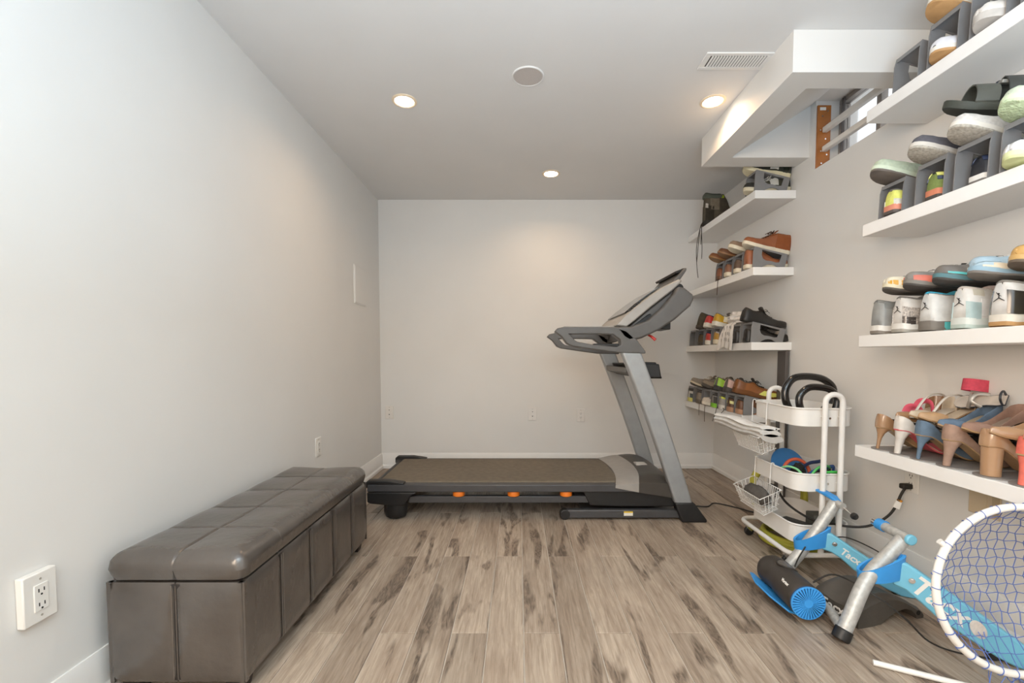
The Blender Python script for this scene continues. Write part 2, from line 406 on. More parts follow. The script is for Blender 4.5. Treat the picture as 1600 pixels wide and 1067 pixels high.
# ------------------------------------------------------------ storage bench
def puff_panel(origin, ux, uy, un, W, H, puff, n=8, m=8, g=.0022, back=.012):
    """leather panel: puffed face with turned-in edges"""
    rows = []
    o_, ux, uy, un = Vector(origin), Vector(ux), Vector(uy), Vector(un)
    mb = MB(); vs = []
    for j in range(m+1):
        for i in range(n+1):
            a, b = i/n, j/m
            a = .5-.5*math.cos(PI*a); b = .5-.5*math.cos(PI*b)
            q = min(1, min(a, 1-a)*W/.03)*min(1, min(b, 1-b)*H/.03); q = 1-(1-q)**2
            wr_ = .0012*math.sin(a*W*61+b*H*33)*q
            vs.append(o_+ux*(g+a*(W-2*g))+uy*(g+b*(H-2*g))+un*(puff*q+wr_+.0005))
    fs = [(j*(n+1)+i, j*(n+1)+i+1, (j+1)*(n+1)+i+1, (j+1)*(n+1)+i) for j in range(m) for i in range(n)]
    nb = len(vs)
    bd = [i for i in range(n+1)]+[j*(n+1)+n for j in range(1, m+1)]+[m*(n+1)+i for i in range(n-1, -1, -1)]+[j*(n+1) for j in range(m-1, 0, -1)]
    for i in bd: vs.append(vs[i]-un*back)
    for k in range(len(bd)):
        l = (k+1) % len(bd); fs.append((bd[k], bd[l], nb+l, nb+k))
    return mb.add(vs, fs)
M_lea = mat('brown_black_leather', S('#4e4843'), .27, 0, .16, 7, .14, 45, spec=.9, coat=.25)
M_leas = mat('bench_shell', S('#2c2724'), .5, 0, .1, 10)
bx0, bx1, by0, by1 = -1.198, -.793, 1.262, 2.318
bench = thing('storage_bench', 'long dark leather storage bench with stitched panels along the left wall', 'bench', ((bx0+bx1)/2, (by0+by1)/2, 0))
bo = bench.location
MB().box(bx0+.006, bx1-.006, by0+.006, by1-.006, .05, .345).build('body', M_leas, bench, bo, bevel=.006)
PLn = (by1-by0)/5
for k in range(5):
    puff_panel((bx1-.008, by0+k*PLn, .046), (0,1,0), (0,0,1), (1,0,0), PLn, .302, .008).build('side_panel', M_lea, bench, bo, smooth=60)
    puff_panel((bx0+.008, by0+(k+1)*PLn, .046), (0,-1,0), (0,0,1), (-1,0,0), PLn, .302, .008).build('side_panel', M_lea, bench, bo, smooth=60)
hw = (bx1-bx0)/2
for k in range(2):
    puff_panel((bx0+k*hw, by0+.008, .046), (1,0,0), (0,0,1), (0,-1,0), hw, .302, .008, 10, 10).build('end_panel', M_lea, bench, bo, smooth=60)
    puff_panel((bx1-k*hw, by1-.008, .046), (-1,0,0), (0,0,1), (0,1,0), hw, .302, .008).build('end_panel', M_lea, bench, bo, smooth=60)
for k in (1, 2):   # stitching beside the seams
    yk = by0+k*PLn
    for s_ in (-.006, .006):
        MB().box(bx1+.0002, bx1+.0014, yk+s_-.0007, yk+s_+.0007, .06, .34).build('stitching', mat('thread', S('#6f655c'), .8), bench, bo)
for s_ in (-.006, .006):
    MB().box(bx0+hw+s_-.0007, bx0+hw+s_+.0007, by0-.0014, by0-.0002, .06, .34).build('stitching', mat('thread', S('#6f655c'), .8), bench, bo)
for fx in (bx0+.05, bx1-.05):
    for fy in (by0+.05, by1-.05):
        MB().loft([[(fx+a*.022, fy+b*.022, .0) for a, b in ((-1,-1),(1,-1),(1,1),(-1,1))], [(fx+a*.03, fy+b*.03, .052) for a, b in ((-1,-1),(1,-1),(1,1),(-1,1))]]).build('foot', mat('espresso_wood', S('#241d1a'), .4), bench, bo, bevel=.003)
def bench_lid():
    mb = MB(); r = .058; rc = .030; zb, zt = .354, .430
    ax0, ax1, ay0, ay1 = bx0+.001, bx1+.001, by0-.001, by1+.001
    def axis(a0, a1, n, seams):
        e = [a0]+[a0+r*(1-math.cos(PI/2*i/6)) for i in range(1, 7)]+[a1-r*(1-math.cos(PI/2*i/6)) for i in range(1, 7)]+[a1]
        e += list(np.linspace(a0+r, a1-r, n))
        for s in seams: e += [s-.008, s-.004, s-.0015, s, s+.0015, s+.004, s+.008]
        return sorted(set(round(v, 5) for v in e))
    sy = [by0+k*PLn for k in range(1, 5)]; sx = [bx0+hw]
    Xs, Ys = axis(ax0, ax1, 12, sx), axis(ay0, ay1, 40, sy)
    rng = random.Random(3); bumps = [(rng.uniform(ax0,ax1), rng.uniform(ay0,ay1), rng.uniform(.03,.09), rng.uniform(-.004,.004)) for _ in range(60)]
    def zz(x, y):
        mx, my = min(x-ax0, ax1-x), min(y-ay0, ay1-y); qx, qy = rc-mx, rc-my
        ins = rc-math.hypot(qx, qy) if qx > 0 and qy > 0 else min(mx, my)
        d = min(r, max(0, r-ins))
        z = zt-.8*(r-r*max(0, 1-(d/r)**2.4)**(1/2.4))
        fall = 1-d/r
        for s in sx: z -= .0055*math.exp(-((x-s)/.0032)**2)*fall**.3
        for s in sy: z -= .0055*math.exp(-((y-s)/.0032)**2)*fall**.3
        q = 1
        for s in sx: q *= 1-math.exp(-((x-s)/.05)**2)
        for s in sy: q *= 1-math.exp(-((y-s)/.05)**2)
        z += .005*q*fall
        for bx_, by_, br, bh in bumps: z += bh*.5*math.exp(-((x-bx_)**2+(y-by_)**2)/br**2)*(.3+.7*fall)
        return max(z, zb+.008)
    def pull(x, y):
        dx = rc-min(x-ax0, ax1-x); dy = rc-min(y-ay0, ay1-y)
        if dx > 0 and dy > 0:
            h = math.hypot(dx, dy)
            if h > rc:
                k_ = rc/h; x += math.copysign(dx*(1-k_), (ax0+ax1)/2-x); y += math.copysign(dy*(1-k_), (ay0+ay1)/2-y)
        return x, y
    vs = [(*pull(x, y), zz(*pull(x, y))) for y in Ys for x in Xs]; n = len(Xs); m = len(Ys)
    fs = [(j*n+i, j*n+i+1, (j+1)*n+i+1, (j+1)*n+i) for j in range(m-1) for i in range(n-1)]
    bd = [i for i in range(n)]+[j*n+n-1 for j in range(1, m)]+[(m-1)*n+i for i in range(n-2, -1, -1)]+[j*n for j in range(m-2, 0, -1)]
    nb = len(vs)
    cxm, cym = (ax0+ax1)/2, (ay0+ay1)/2
    for i in bd: vs.append((vs[i][0]-math.copysign(.007, vs[i][0]-cxm), vs[i][1]-math.copysign(.007, vs[i][1]-cym), zb))
    for k in range(len(bd)):
        l = (k+1) % len(bd); fs.append((bd[k], bd[l], nb+l, nb+k))
    fs.append(tuple(nb+k for k in range(len(bd))))
    return mb.add(vs, fs)
bench_lid().build('lid', M_lea, bench, bo, smooth=70)

# ------------------------------------------------------------ treadmill
tm = thing('treadmill', 'grey and black folding treadmill standing along the back wall', 'treadmill', (.1, 3.05, 0)); to = tm.location
M_tframe = mat('treadmill_frame', S('#4b4a4b'), .42, .2, .05, 30)
M_tsilver = mat('treadmill_silver', S('#9fa1a2'), .4, .35, .05, 20)
M_tgrey = mat('console_grey', S('#5c5a58'), .42, .1, .06, 20)
M_tlight = mat('console_light_grey', S('#a29d97'), .4, .2, .05, 20)
M_belt = mat('running_belt', S('#72685a'), .8, 0, .12, 30, .12, 700, spec=.25)
M_orange = mat('orange_cushion', S('#e87a1e'), .5, 0, .05, 20)
TY0, TY1 = 2.70, 3.42
def xz(poly, y0, y1, holes=()):
    return MB().prism(poly, holes, lambda a, b: (a, y0, b), lambda a, b: (a, y1, b))
for ya, yb in ((TY0, TY0+.075), (TY1-.075, TY1)):
    MB().box(-.925, .73, ya, yb, .172, .219).build('side_rail', M_tframe, tm, to, bevel=.006)
    MB().box(-.68, .46, ya+.03, ya+.065, .096, .139).build('lower_rail', M_tframe, tm, to, bevel=.005)
    xz([(-.925,.171),(-.925,.112),(-.905,.102),(-.80,.092),(-.70,.09),(-.685,.11),(-.66,.15),(-.62,.171)], ya-.006, yb+.004).build('end_cap', M_black, tm, to, bevel=.006)
    for k, x in enumerate((-.37, -.03, .295)):
        MB().lathe([(.03,.138),(.037,.142),(.038,.16),(.034,.172),(.0001,.172)], 20, T((x, ya+.045, 0))).build('cushion', M_orange, tm, to, smooth=40)
    MB().lathe([(.0001,.0008),(.034,.0008),(.052,.012),(.060,.04),(.061,.098),(.0001,.098)], 28, T((-.762, ya+.045, 0)) @ Matrix.Diagonal((1.2,.8,1,1))).build('rear_foot', M_black, tm, to, smooth=40)
MB().box(-.87, .64, TY0+.05, TY1-.05, .19, .2265).build('running_belt', M_belt, tm, to, bevel=.008, seg=3)
MB().box(-.90, .70, TY0+.08, TY1-.08, .15, .19).build('deck', M_black, tm, to)
for yc, s_ in ((TY0, 1), (TY1, -1)):
    xz([(-.935,.19),(-.935,.23),(-.92,.243),(-.80,.243),(-.70,.228),(-.70,.219),(-.92,.219)], yc, yc+s_*.052).build('rear_corner', M_black, tm, to, bevel=.005)
MB().cyl((-.885, TY0+.06, .2), (-.885, TY1-.06, .2), .022, n=16).build('rear_roller', M_black, tm, to, smooth=40)
xz([(.40,.171),(.44,.084),(.62,.078),(.96,.078),(.96,.171)], TY0+.015, TY1-.015).build('motor_pan', M_black, tm, to, bevel=.006)
# hood: light front band then a dark dome
def hood(u0, u1, zf, m, name):
    rings = []
    for j in range(13):
        v = j/12; y = TY0-.004+(TY1-TY0+.008)*v
        bow = .05*(1-(2*v-1)**2)
        edge = min(1, min(v, 1-v)/.1); edge = 1-(1-edge)**2
        xs = np.linspace(u0+bow, u1+bow*(1 if name == 'hood_band' else .0), 9)
        top = [(x, y, .205+(zf(i/8)-.205)*(.45+.55*edge)) for i, x in enumerate(xs)]
        rings.append(top+[(xs[-1], y, .172), (xs[0], y, .172 if name != 'hood_band' else .2)])
    return MB().loft(rings).build(name, m, tm, to, smooth=50)
hood(.592, .735, lambda q: .229+.028*math.sin(q*PI/2), M_tlight, 'hood_band')
def hood_dark():
    rings = []
    for j in range(13):
        v = j/12; y = TY0-.004+(TY1-TY0+.008)*v
        bow = .05*(1-(2*v-1)**2); edge = min(1, min(v, 1-v)/.1); edge = 1-(1-edge)**2
        xs = np.linspace(.735+bow, 1.0, 9)
        top = [(x, y, .205+((.257+.012*math.sin(i/8*PI)-.06*(i/8)**3)-.205)*(.45+.55*edge)) for i, x in enumerate(xs)]
        rings.append(top+[(xs[-1], y, .13), (xs[0], y, .172)])
    return MB().loft(rings).build('motor_hood', mat('hood_brown_black', S('#46413c'), .4, .05, .06, 20), tm, to, smooth=50)
hood_dark()
# oval emblem on the hood: thin outline with two bars
em = MB()
for y in (3.02, 3.05, 3.08): em.box(.80, .875, y-.006, y+.006, .262, .2695)
em.box(.80, .806, 3.02, 3.08, .262, .2695).box(.869, .875, 3.02, 3.08, .262, .2695)
em.build('emblem', mat('emblem_white', S('#c9c4bd'), .4), tm, to)
for ya in (TY0-.012, TY1-.06):
    MB().box(.27, 1.0, ya+.01, ya+.05, .012, .063).build('lift_bar', M_tframe, tm, to, bevel=.006)
    MB().cyl((.285, ya+.006, .034), (.285, ya+.054, .034), .032, n=18).build('transport_wheel', M_black, tm, to, bevel=.006)
MB().box(.645, .70, TY0-.004, TY0-.0015, .028, .046).build('warning_sticker', mat('sticker_white', S('#e4dfd0'), .5, 0, 0), tm, to)
MB().box(.645, .70, TY0-.0043, TY0-.0018, .046, .055).build('warning_sticker', mat('sticker_yellow', S('#d9b53c'), .5, 0, 0), tm, to, )
MB().box(.40, 1.0, TY0+.04, TY1-.04, .012, .03).build('lift_cross_frame', M_tframe, tm, to)
# uprights (slightly bowed) with boots
def upright(y0, y1):
    L, R = [], []
    for i in range(11):
        q = i/10; z = .07+q*(1.03-.07); bow = .012*math.sin(q*PI)
        xl = .963+(.617-.963)*((z-.07)/(1.02-.07))+bow; xr = 1.068+(.735-1.068)*((z-.07)/(1.02-.07))+bow
        L.append((xl, z)); R.append((xr, z))
    return xz(L+R[::-1], y0, y1)
for y0, y1 in ((TY0-.03, TY0+.035), (TY1-.045, TY1+.02)):
    upright(y0, y1).build('upright', M_tsilver, tm, to, bevel=.012, seg=3)
    MB().loft([[(.985,y0-.018,.001),(1.138,y0-.018,.001),(1.138,y1+.018,.001),(.985,y1+.018,.001)],
               [(.983,y0-.018,.018),(1.135,y0-.018,.018),(1.135,y1+.018,.018),(.983,y1+.018,.018)],
               [(.945,y0-.008,.118),(1.062,y0-.008,.118),(1.062,y1+.008,.118),(.945,y1+.008,.118)]]).build('upright_boot', M_black, tm, to, bevel=.008)
    # handrail loop and the collar round the upright top
    hand = [(.215,1.150),(.232,1.168),(.27,1.177),(.42,1.176),(.575,1.176),(.64,1.155),(.705,1.10),(.757,1.03),(.757,1.018),(.60,1.022),(.45,1.043),(.32,1.062),(.29,1.075),(.255,1.12)]
    hole = [(.305,1.132),(.44,1.134),(.56,1.132),(.605,1.10),(.61,1.07),(.585,1.058),(.45,1.07),(.352,1.088),(.335,1.098)]
    xz(hand, y0-.004, y1+.006, [hole]).build('handrail', M_tgrey, tm, to, bevel=.014, seg=3)
    xz([(.272,1.180),(.57,1.180),(.575,1.176),(.27,1.176)], y0+.012, y1-.012).build('grip_strip', M_tlight, tm, to)
    MB().box(.45, .60, y0+.005, y1-.005, 1.06, 1.078).build('pulse_grip', M_black, tm, to, bevel=.004)
    sweep = [(.572,1.176),(.67,1.178),(.77,1.215),(.86,1.295),(.925,1.375),(.945,1.415),(.985,1.405),(1.03,1.37),(1.04,1.345),(1.02,1.30),(.93,1.22),(.83,1.155),(.735,1.11),(.66,1.09),(.625,1.11)]
    xz(sweep, y0-.004, y1+.006).build('console_side', M_tgrey, tm, to, bevel=.014, seg=3)
yA, yB = TY0+.03, TY1-.04
xz([(.588,1.188),(.66,1.262),(.72,1.312),(.80,1.372),(.87,1.42),(.965,1.466),(.985,1.455),(.93,1.40),(.80,1.30),(.70,1.215),(.65,1.178)], yA-.02, yB+.02).build('display_panel', M_tlight, tm, to, bevel=.008)
xz([(.662,1.268),(.72,1.318),(.80,1.378),(.872,1.427),(.868,1.431),(.796,1.383),(.716,1.324),(.658,1.273)], yA+.06, yB-.06).build('screen', M_blackg, tm, to)
for k in range(5):
    x = .675+.014*k
    xz([(x,1.275+.0115*k),(x+.006,1.28+.0115*k),(x+.002,1.288+.0115*k),(x-.004,1.283+.0115*k)], yA-.012, yA+.05).build('button', M_black, tm, to)
xz([(.70,1.19),(.78,1.25),(.80,1.262),(.815,1.245),(.77,1.20),(.72,1.168)], yA, yA+.14).build('cup_tray', M_black, tm, to, bevel=.006)
xz([(.66,1.10),(.83,1.157),(.93,1.222),(1.0,1.285),(.98,1.37),(.94,1.405),(.80,1.295),(.68,1.19)], yA+.01, yB-.01).build('console_body', M_tgrey, tm, to, bevel=.01)
xz([(.958,1.46),(1.04,1.556),(1.056,1.552),(1.05,1.535),(1.005,1.47),(.985,1.445)], yA+.10, yB-.10).build('tablet_holder', M_tgrey, tm, to, bevel=.006)
xz([(.985,1.535),(1.04,1.557),(1.052,1.553),(1.045,1.542),(.995,1.522)], yA+.12, yB-.12).build('holder_lip', M_black, tm, to, bevel=.003)
MB().cyl((1.0, yA+.08, 1.425), (1.0, yB-.08, 1.425), .03, n=20).build('holder_hinge', M_black, tm, to, bevel=.006)
xz([(.845,1.17),(.93,1.165),(.93,1.24),(.915,1.245)], yA+.02, yA+.2).build('console_box', M_black, tm, to, bevel=.004)
MB().tube([(.79,yA+.02,1.135),(.81,yA+.0,1.12),(.83,yA-.01,1.10)], [.006,.008,.01], 8).build('safety_key', mat('red_plastic', S('#c22d25'), .4), tm, to)
cb = xz([(.705,.955),(.86,.955),(.875,.872),(.735,.872)], TY0+.035, TY1-.045)
cb.build('cross_brace', M_black, tm, to, bevel=.006)
xz([(.66,.935),(.80,.885),(.79,.86),(.66,.90)], TY0+.04, TY1-.05).build('brace_cover', M_tgrey, tm, to, bevel=.005)
xz([(.775,.965),(.845,.965),(.885,.865),(.80,.865)], TY0+.05, TY0+.30).build('vent_box', M_black, tm, to, bevel=.005)
MB().tube(smoothpath([(1.12,2.95,.012),(1.25,2.93,.006),(1.33,3.0,.006),(1.42,2.93,.006),(1.52,2.80,.006),(1.60,2.70,.006)], 8), .0042, 6).build('power_cord', M_black, tm, to, smooth=60)

# ------------------------------------------------------------ shoes
I = np.interp
KIND = {  # W width, hc heel collar, ht throat, tb toe box, s0/s1 sole heel/fore, top = opening control
    'runner': dict(L=.285, W=.100, hc=.062, ht=.066, tb=.046, s0=.033, s1=.022),
    'low':    dict(L=.280, W=.100, hc=.060, ht=.062, tb=.044, s0=.026, s1=.022),
    'mid':    dict(L=.285, W=.104, hc=.105, ht=.090, tb=.054, s0=.034, s1=.024),
    'chukka': dict(L=.295, W=.104, hc=.105, ht=.095, tb=.046, s0=.026, s1=.020),
    'oxford': dict(L=.290, W=.098, hc=.062, ht=.066, tb=.040, s0=.024, s1=.010),
    'boot':   dict(L=.285, W=.108, hc=.165, ht=.150, tb=.060, s0=.034, s1=.026),
}
def shoe_profile(kind):
    k = dict(KIND[kind])
    high = k['hc'] > .09
    k['w'] = ([0,.02,.06,.15,.3,.45,.6,.72,.84,.92,.97,1], [.42,.58,.70,.78,.76,.80,.94,1,.93,.74,.5,.16])
    if kind == 'oxford': k['w'] = ([0,.02,.06,.15,.3,.45,.6,.72,.84,.92,.97,1], [.4,.56,.68,.74,.70,.74,.9,.98,.86,.64,.42,.14])
    ht, hc, tb = k['ht'], k['hc'], k['tb']
    k['h'] = ([0,.06,.16,.27,.36,.42,.52,.64,.76,.88,.95,.985,1],
              [hc,hc*.98,hc*(.93 if high else .82),hc*(.93 if high else .84),ht*1.03,ht*.98,ht*.80,tb*1.16,tb*1.02,tb*.92,tb*.78,tb*.52,tb*.2])
    k['o'] = ([0,.015,.04,.1,.22,.32,.40,.44,1], [.05,.34,.55,.68,.68,.55,.28,.0,.0])
    k['b'] = ([0,.06,.2,.6,.8,.92,1], [.004,0,0,0,.002,.009,.018])
    return k
NA, NI = 8, 4
def upper_point(k, t, a, side, off=0):
    """point of the upper at station t, height angle a (0 sole edge .. 1 top), side -1/1"""
    L = k['L']; w_ = I(t, *k['w'])*k['W']/2; o_ = I(t, *k['o'])*w_
    s_ = I(t, [0,.35,.6,1], [k['s0'],k['s0'],k['s1'],k['s1']])*.92; zb = I(t, *k['b'])+s_
    h_ = I(t, *k['h']); p = a*PI/2
    y = o_+(w_-o_)*math.cos(p)**.75 if a < 1 else o_
    z = zb+h_*math.sin(p)**.92
    x = t*L
    if t < .06: x += .012*(a**2)*(1-t/.06)*.6       # heel leans in a little towards the collar
    n = Vector(((t-.5)*2 if t > .9 or t < .06 else 0, side*math.cos(p), math.sin(p)))
    return Vector((x, side*y, z))+n*off
STN = [0,.012,.03,.06,.1,.16,.22,.28,.34,.39,.42,.45,.5,.56,.62,.68,.74,.8,.86,.91,.95,.98,1]
def shoe_upper(k, inner=True):
    rings = []
    for t in STN:
        R = [upper_point(k, t, a/NA, -1) for a in range(NA+1)]
        top = R[-1]; w_ = I(t, *k['w'])*k['W']/2; o_ = I(t, *k['o'])*w_
        zb = I(t, *k['b'])+I(t, [0,.35,.6,1], [k['s0'],k['s0'],k['s1'],k['s1']])
        fl = o_/(w_*.68+1e-6); fl = max(0, min(1, fl))
        zi = zb+.008
        In = [Vector((top.x, -o_*(1-.12*j/NI), top.z+(zi-top.z)*(j/NI)*fl - .0015*(j > 0))) for j in range(1, NI+1)]
        half = R+In
        ring = half+[Vector((p.x, -p.y, p.z)) for p in reversed(half)]
        rings.append(ring)
    return MB().loft(rings)
def shoe_patch(k, t0, t1, a0, a1, off=.0019, sides=(-1,1), n=None, m=5, t0b=None, t1b=None):
    mb = MB(); n = n or max(8, int((t1-t0)*30))
    def ez(q): return q**1.7 if t0 <= .001 and t1 < .9 else (.5-.5*math.cos(PI*q) if t0 <= .001 else (1-(1-q)**1.7 if t1 >= .999 else q))
    for s_ in sides:
        vs, fs = [], []
        for j in range(m+1):
            q = j/m; ta = t0+((t0b if t0b is not None else t0)-t0)*q; tb_ = t1+((t1b if t1b is not None else t1)-t1)*q
            for i in range(n+1):
                vs.append(upper_point(k, ta+(tb_-ta)*ez(i/n), a0+(a1-a0)*q, s_, off))
        N = len(vs)
        for j in range(m+1):
            q = j/m; ta = t0+((t0b if t0b is not None else t0)-t0)*q; tb_ = t1+((t1b if t1b is not None else t1)-t1)*q
            for i in range(n+1): vs.append(upper_point(k, ta+(tb_-ta)*ez(i/n), a0+(a1-a0)*q, s_, -.001))
        for j in range(m):
            for i in range(n): fs.append((j*(n+1)+i, j*(n+1)+i+1, (j+1)*(n+1)+i+1, (j+1)*(n+1)+i))
        bd = [i for i in range(n+1)]+[j*(n+1)+n for j in range(1, m+1)]+[m*(n+1)+i for i in range(n-1, -1, -1)]+[j*(n+1) for j in range(m-1, 0, -1)]
        for q in range(len(bd)):
            l = (q+1) % len(bd); fs.append((bd[q], bd[l], N+bd[l], N+bd[q]))
        mb.add(vs, fs)
    return mb
def shoe_sole(k, z0=0, z1=1, grow=1.04):
    """slab of the sole between the fractions z0..z1 of its thickness"""
    rings = []
    for t in STN:
        x = (t-.5)*1.025*k['L']+.5*k['L']
        w_ = I(t, *k['w'])*k['W']/2*grow; s_ = I(t, [0,.35,.6,1], [k['s0'],k['s0'],k['s1'],k['s1']]); b = I(t, *k['b'])
        za, zb = b+s_*z0, b+s_*z1
        bl = .93 if z0 == 0 else 1
        rings.append([Vector((x,-w_*bl,za)), Vector((x,-w_,za+(zb-za)*.3)), Vector((x,-w_*1.0,zb)), Vector((x,w_*1.0,zb)), Vector((x,w_,za+(zb-za)*.3)), Vector((x,w_*bl,za))])
    return MB().loft(rings)
def shoe_laces(k, rows=5, t0=.43, t1=.62, r=.0024, bow=True):
    mb = MB()
    for i in range(rows):
        t = t0+(t1-t0)*i/(rows-1)
        a = [upper_point(k, t, .74, -1, .002)]+[upper_point(k, t+.006, .9, -1, .004), upper_point(k, t+.01, .9, 1, .004)]+[upper_point(k, t+.012, .74, 1, .002)]
        mb.tube(a, r, 5)
        if i < rows-1:
            mb.tube([upper_point(k, t, .74, 1, .002), upper_point(k, t+.02, 1, 1, .005), upper_point(k, t+(t1-t0)/(rows-1), .74, -1, .002)], r, 5)
    if bow:
        c = upper_point(k, t0-.005, 1, 1, .006)
        for s_ in (-1, 1):
            mb.tube(smoothpath([c, c+Vector((.004,s_*.02,.012)), c+Vector((.014,s_*.034,.004)), c+Vector((.012,s_*.02,-.002)), c+Vector((.004,s_*.004,.002))], 4), r*.9, 5)
            mb.tube(smoothpath([c, c+Vector((.018,s_*.014,.006)), c+Vector((.034,s_*.026,-.006))], 4), r*.9, 5)
    return mb
def shoe_tongue(k, up=.02):
    ht = k['ht']; L = k['L']
    vs, fs = [], []
    for j in range(7):
        q = j/6; t = .62-.27*q
        base = upper_point(k, max(t, .445), 1, 1, .003) if t > .44 else None
        if base is None:
            p44 = upper_point(k, .445, 1, 1, .003); d = (.445-t)*L
            base = p44+Vector((-d, 0, d*.45+up*(.445-t)/.095))
        wd = .019+.010*q
        for i in range(5):
            u = (i/4-.5)*2
            vs.append((base.x, u*wd, base.z-abs(u)**2*.006))
    n = len(vs)
    vs += [(v[0]+.003, v[1], v[2]-.006) for v in vs]
    for j in range(6):
        for i in range(4):
            a = j*5+i; fs.append((a, a+1, a+6, a+5)); fs.append((n+a+5, n+a+6, n+a+1, n+a))
    bd = [0,1,2,3,4]+[5*j+4 for j in range(1,7)]+[33,32,31,30]+[5*j for j in range(5,0,-1)]
    for q in range(len(bd)):
        l = (q+1) % len(bd); fs.append((bd[q], bd[l], n+bd[l], n+bd[q]))
    return MB().add(vs, fs)
def heel_emblem(k, material, parent, where='heel', side=-1, size=.026):
    """small leaping-figure mark"""
    segs = [((0,.1),(0,.45),.11),((0,.12),(-.62,-.28),.10),((0,.12),(.58,-.30),.10),((0,.42),(.30,.80),.075),((0,.42),(-.26,.30),.075)]
    P = []
    for a, b, wd in segs:
        a, b = Vector(a), Vector(b); d = (b-a).normalized(); n = Vector((-d.y, d.x))*wd/2
        P.append([a+n, b+n*.6, b-n*.6, a-n])
    P.append([Vector((.04+.11*math.cos(q*PI/4), .60+.11*math.sin(q*PI/4))) for q in range(8)])
    mb = MB()
    for poly in P:
        if where == 'heel':
            ctr = .62
            f = lambda u, v, o: (lambda z0: Vector((.0-.0022-o+.004*(0), u*size, z0+v*size)))(k['s0']+k['hc']*.50)
        else:
            f = lambda u, v, o: upper_point(k, .17+u*size/k['L']*-side*-1, min(.98, .52+v*size/k['hc']*.62), side, .0022+o)
        n = len(poly)
        mb.add([f(p.x, p.y, 0) for p in poly]+[f(p.x, p.y, .0012) for p in poly], [tuple(range(n)), tuple(range(2*n-1, n-1, -1))]+[(i, (i+1) % n, n+(i+1) % n, n+i) for i in range(n)])
    return mb.build('emblem', material, parent)
def make_shoe(kind, label, M, upper, sole, name='sneaker', lining=None, midsole=None, tongue=None, laces=None, patches=(), group=None, scale=1, bow=True, heelblock=None, emblem=None, cat='shoe', subs=1, strings=None):
    k = shoe_profile(kind)
    t = thing(name, label, cat, group=group)
    shoe_upper(k).build('upper', upper, t, smooth=80)
    if lining:
        # insole and collar lining seen through the opening
        mb = MB(); vs = []
        for j, tt in enumerate((.03,.06,.1,.16,.22,.28,.34,.38)):
            w_ = I(tt, *k['w'])*k['W']/2; o_ = I(tt, *k['o'])*w_*.86; z = I(tt, *k['b'])+k['s0']+.0085
            vs.append([Vector((tt*k['L'],-o_,z)), Vector((tt*k['L'],o_,z)), Vector((tt*k['L'],o_,z+.003)), Vector((tt*k['L'],-o_,z+.003))])
        mb.loft(vs).build('insole', lining, t)
        rim = [upper_point(k, tt, 1, -1, .0008) for tt in (0,.015,.04,.1,.16,.22,.28,.34,.39)]
        rim = [Vector((p.x, -p.y, p.z)) for p in reversed(rim)]+rim[1:]
        MB().tube(rim, .0042 if kind in ('runner','mid','low','boot') else .002, 6).build('collar', lining, t, smooth=60)
    if midsole:
        shoe_sole(k, 0, .36).build('outsole', sole, t, smooth=40)
        shoe_sole(k, .36, 1, 1.035).build('midsole', midsole, t, smooth=40)
    else: shoe_sole(k).build('sole', sole, t, smooth=40)
    if heelblock: pass
    if tongue: shoe_tongue(k).build('tongue', tongue, t, smooth=60)
    if laces: shoe_laces(k, bow=bow, r=.0024 if kind != 'oxford' else .0016).build('laces', laces, t, smooth=60)
    for nm, m, args in patches:
        if nm == 'heel_counter' and args is None: args = (0, .2, .0, .72)
        if nm == 'toe_cap' and args is None: args = (.82, 1, 0, 1)
        if nm == 'mudguard' and args is None: args = (.6, 1, 0, .45)
        if nm == 'side_stripe' and args is None: args = (.3, .48, .12, .7)
        kw = {}
        if len(args) > 4: kw = dict(t0b=args[4], t1b=args[5])
        if args[3] >= .99 or args[1] >= .99: shoe_patch(k, *args[:4], **kw).build(nm, m, t, smooth=70)
        else:
            for sd_ in (-1, 1): shoe_patch(k, *args[:4], sides=(sd_,), **kw).build(nm, m, t, smooth=70)
    if emblem: heel_emblem(k, emblem, t)
    if emblem and kind == 'mid': heel_emblem(k, emblem, t, 'side', 1, .03)
    t.matrix_world = M @ Matrix.Scale(scale, 4) if scale != 1 else M
    return t
# ---- pumps and sandals
def pump_profile(hh=.09, L=.235, W=.078, pointed=True, closed=True):
    k = dict(L=L, W=W, s0=.004, s1=.005, hh=hh, hc=.052)
    k['w'] = ([0,.03,.08,.16,.3,.45,.6,.7,.8,.88,.94,.98,1], [.35,.56,.68,.72,.64,.68,.92,1,.84 if pointed else .96,.56 if pointed else .8,.33 if pointed else .6,.16 if pointed else .36,.05 if pointed else .15])
    k['h'] = ([0,.05,.12,.25,.45,.62,.7,.76,.86,.95,.985,1], [.054,.053,.048,.036,.026,.026,.031,.036,.03,.021,.014,.006])
    k['o'] = ([0,.02,.05,.12,.3,.55,.66,.72,.76,1], [.05,.5,.75,.88,.92,.93,.85,.55,0,0])
    k['b'] = ([0,.08,.16,.3,.45,.58,.68,.8,.9,1], [hh,hh*.985,hh*.93,hh*.68,hh*.34,hh*.09,.001,.001,.004,.012])
    return k
PST = [0,.01,.025,.05,.09,.14,.2,.27,.34,.41,.48,.55,.61,.66,.7,.73,.76,.8,.85,.9,.94,.97,.99,1]
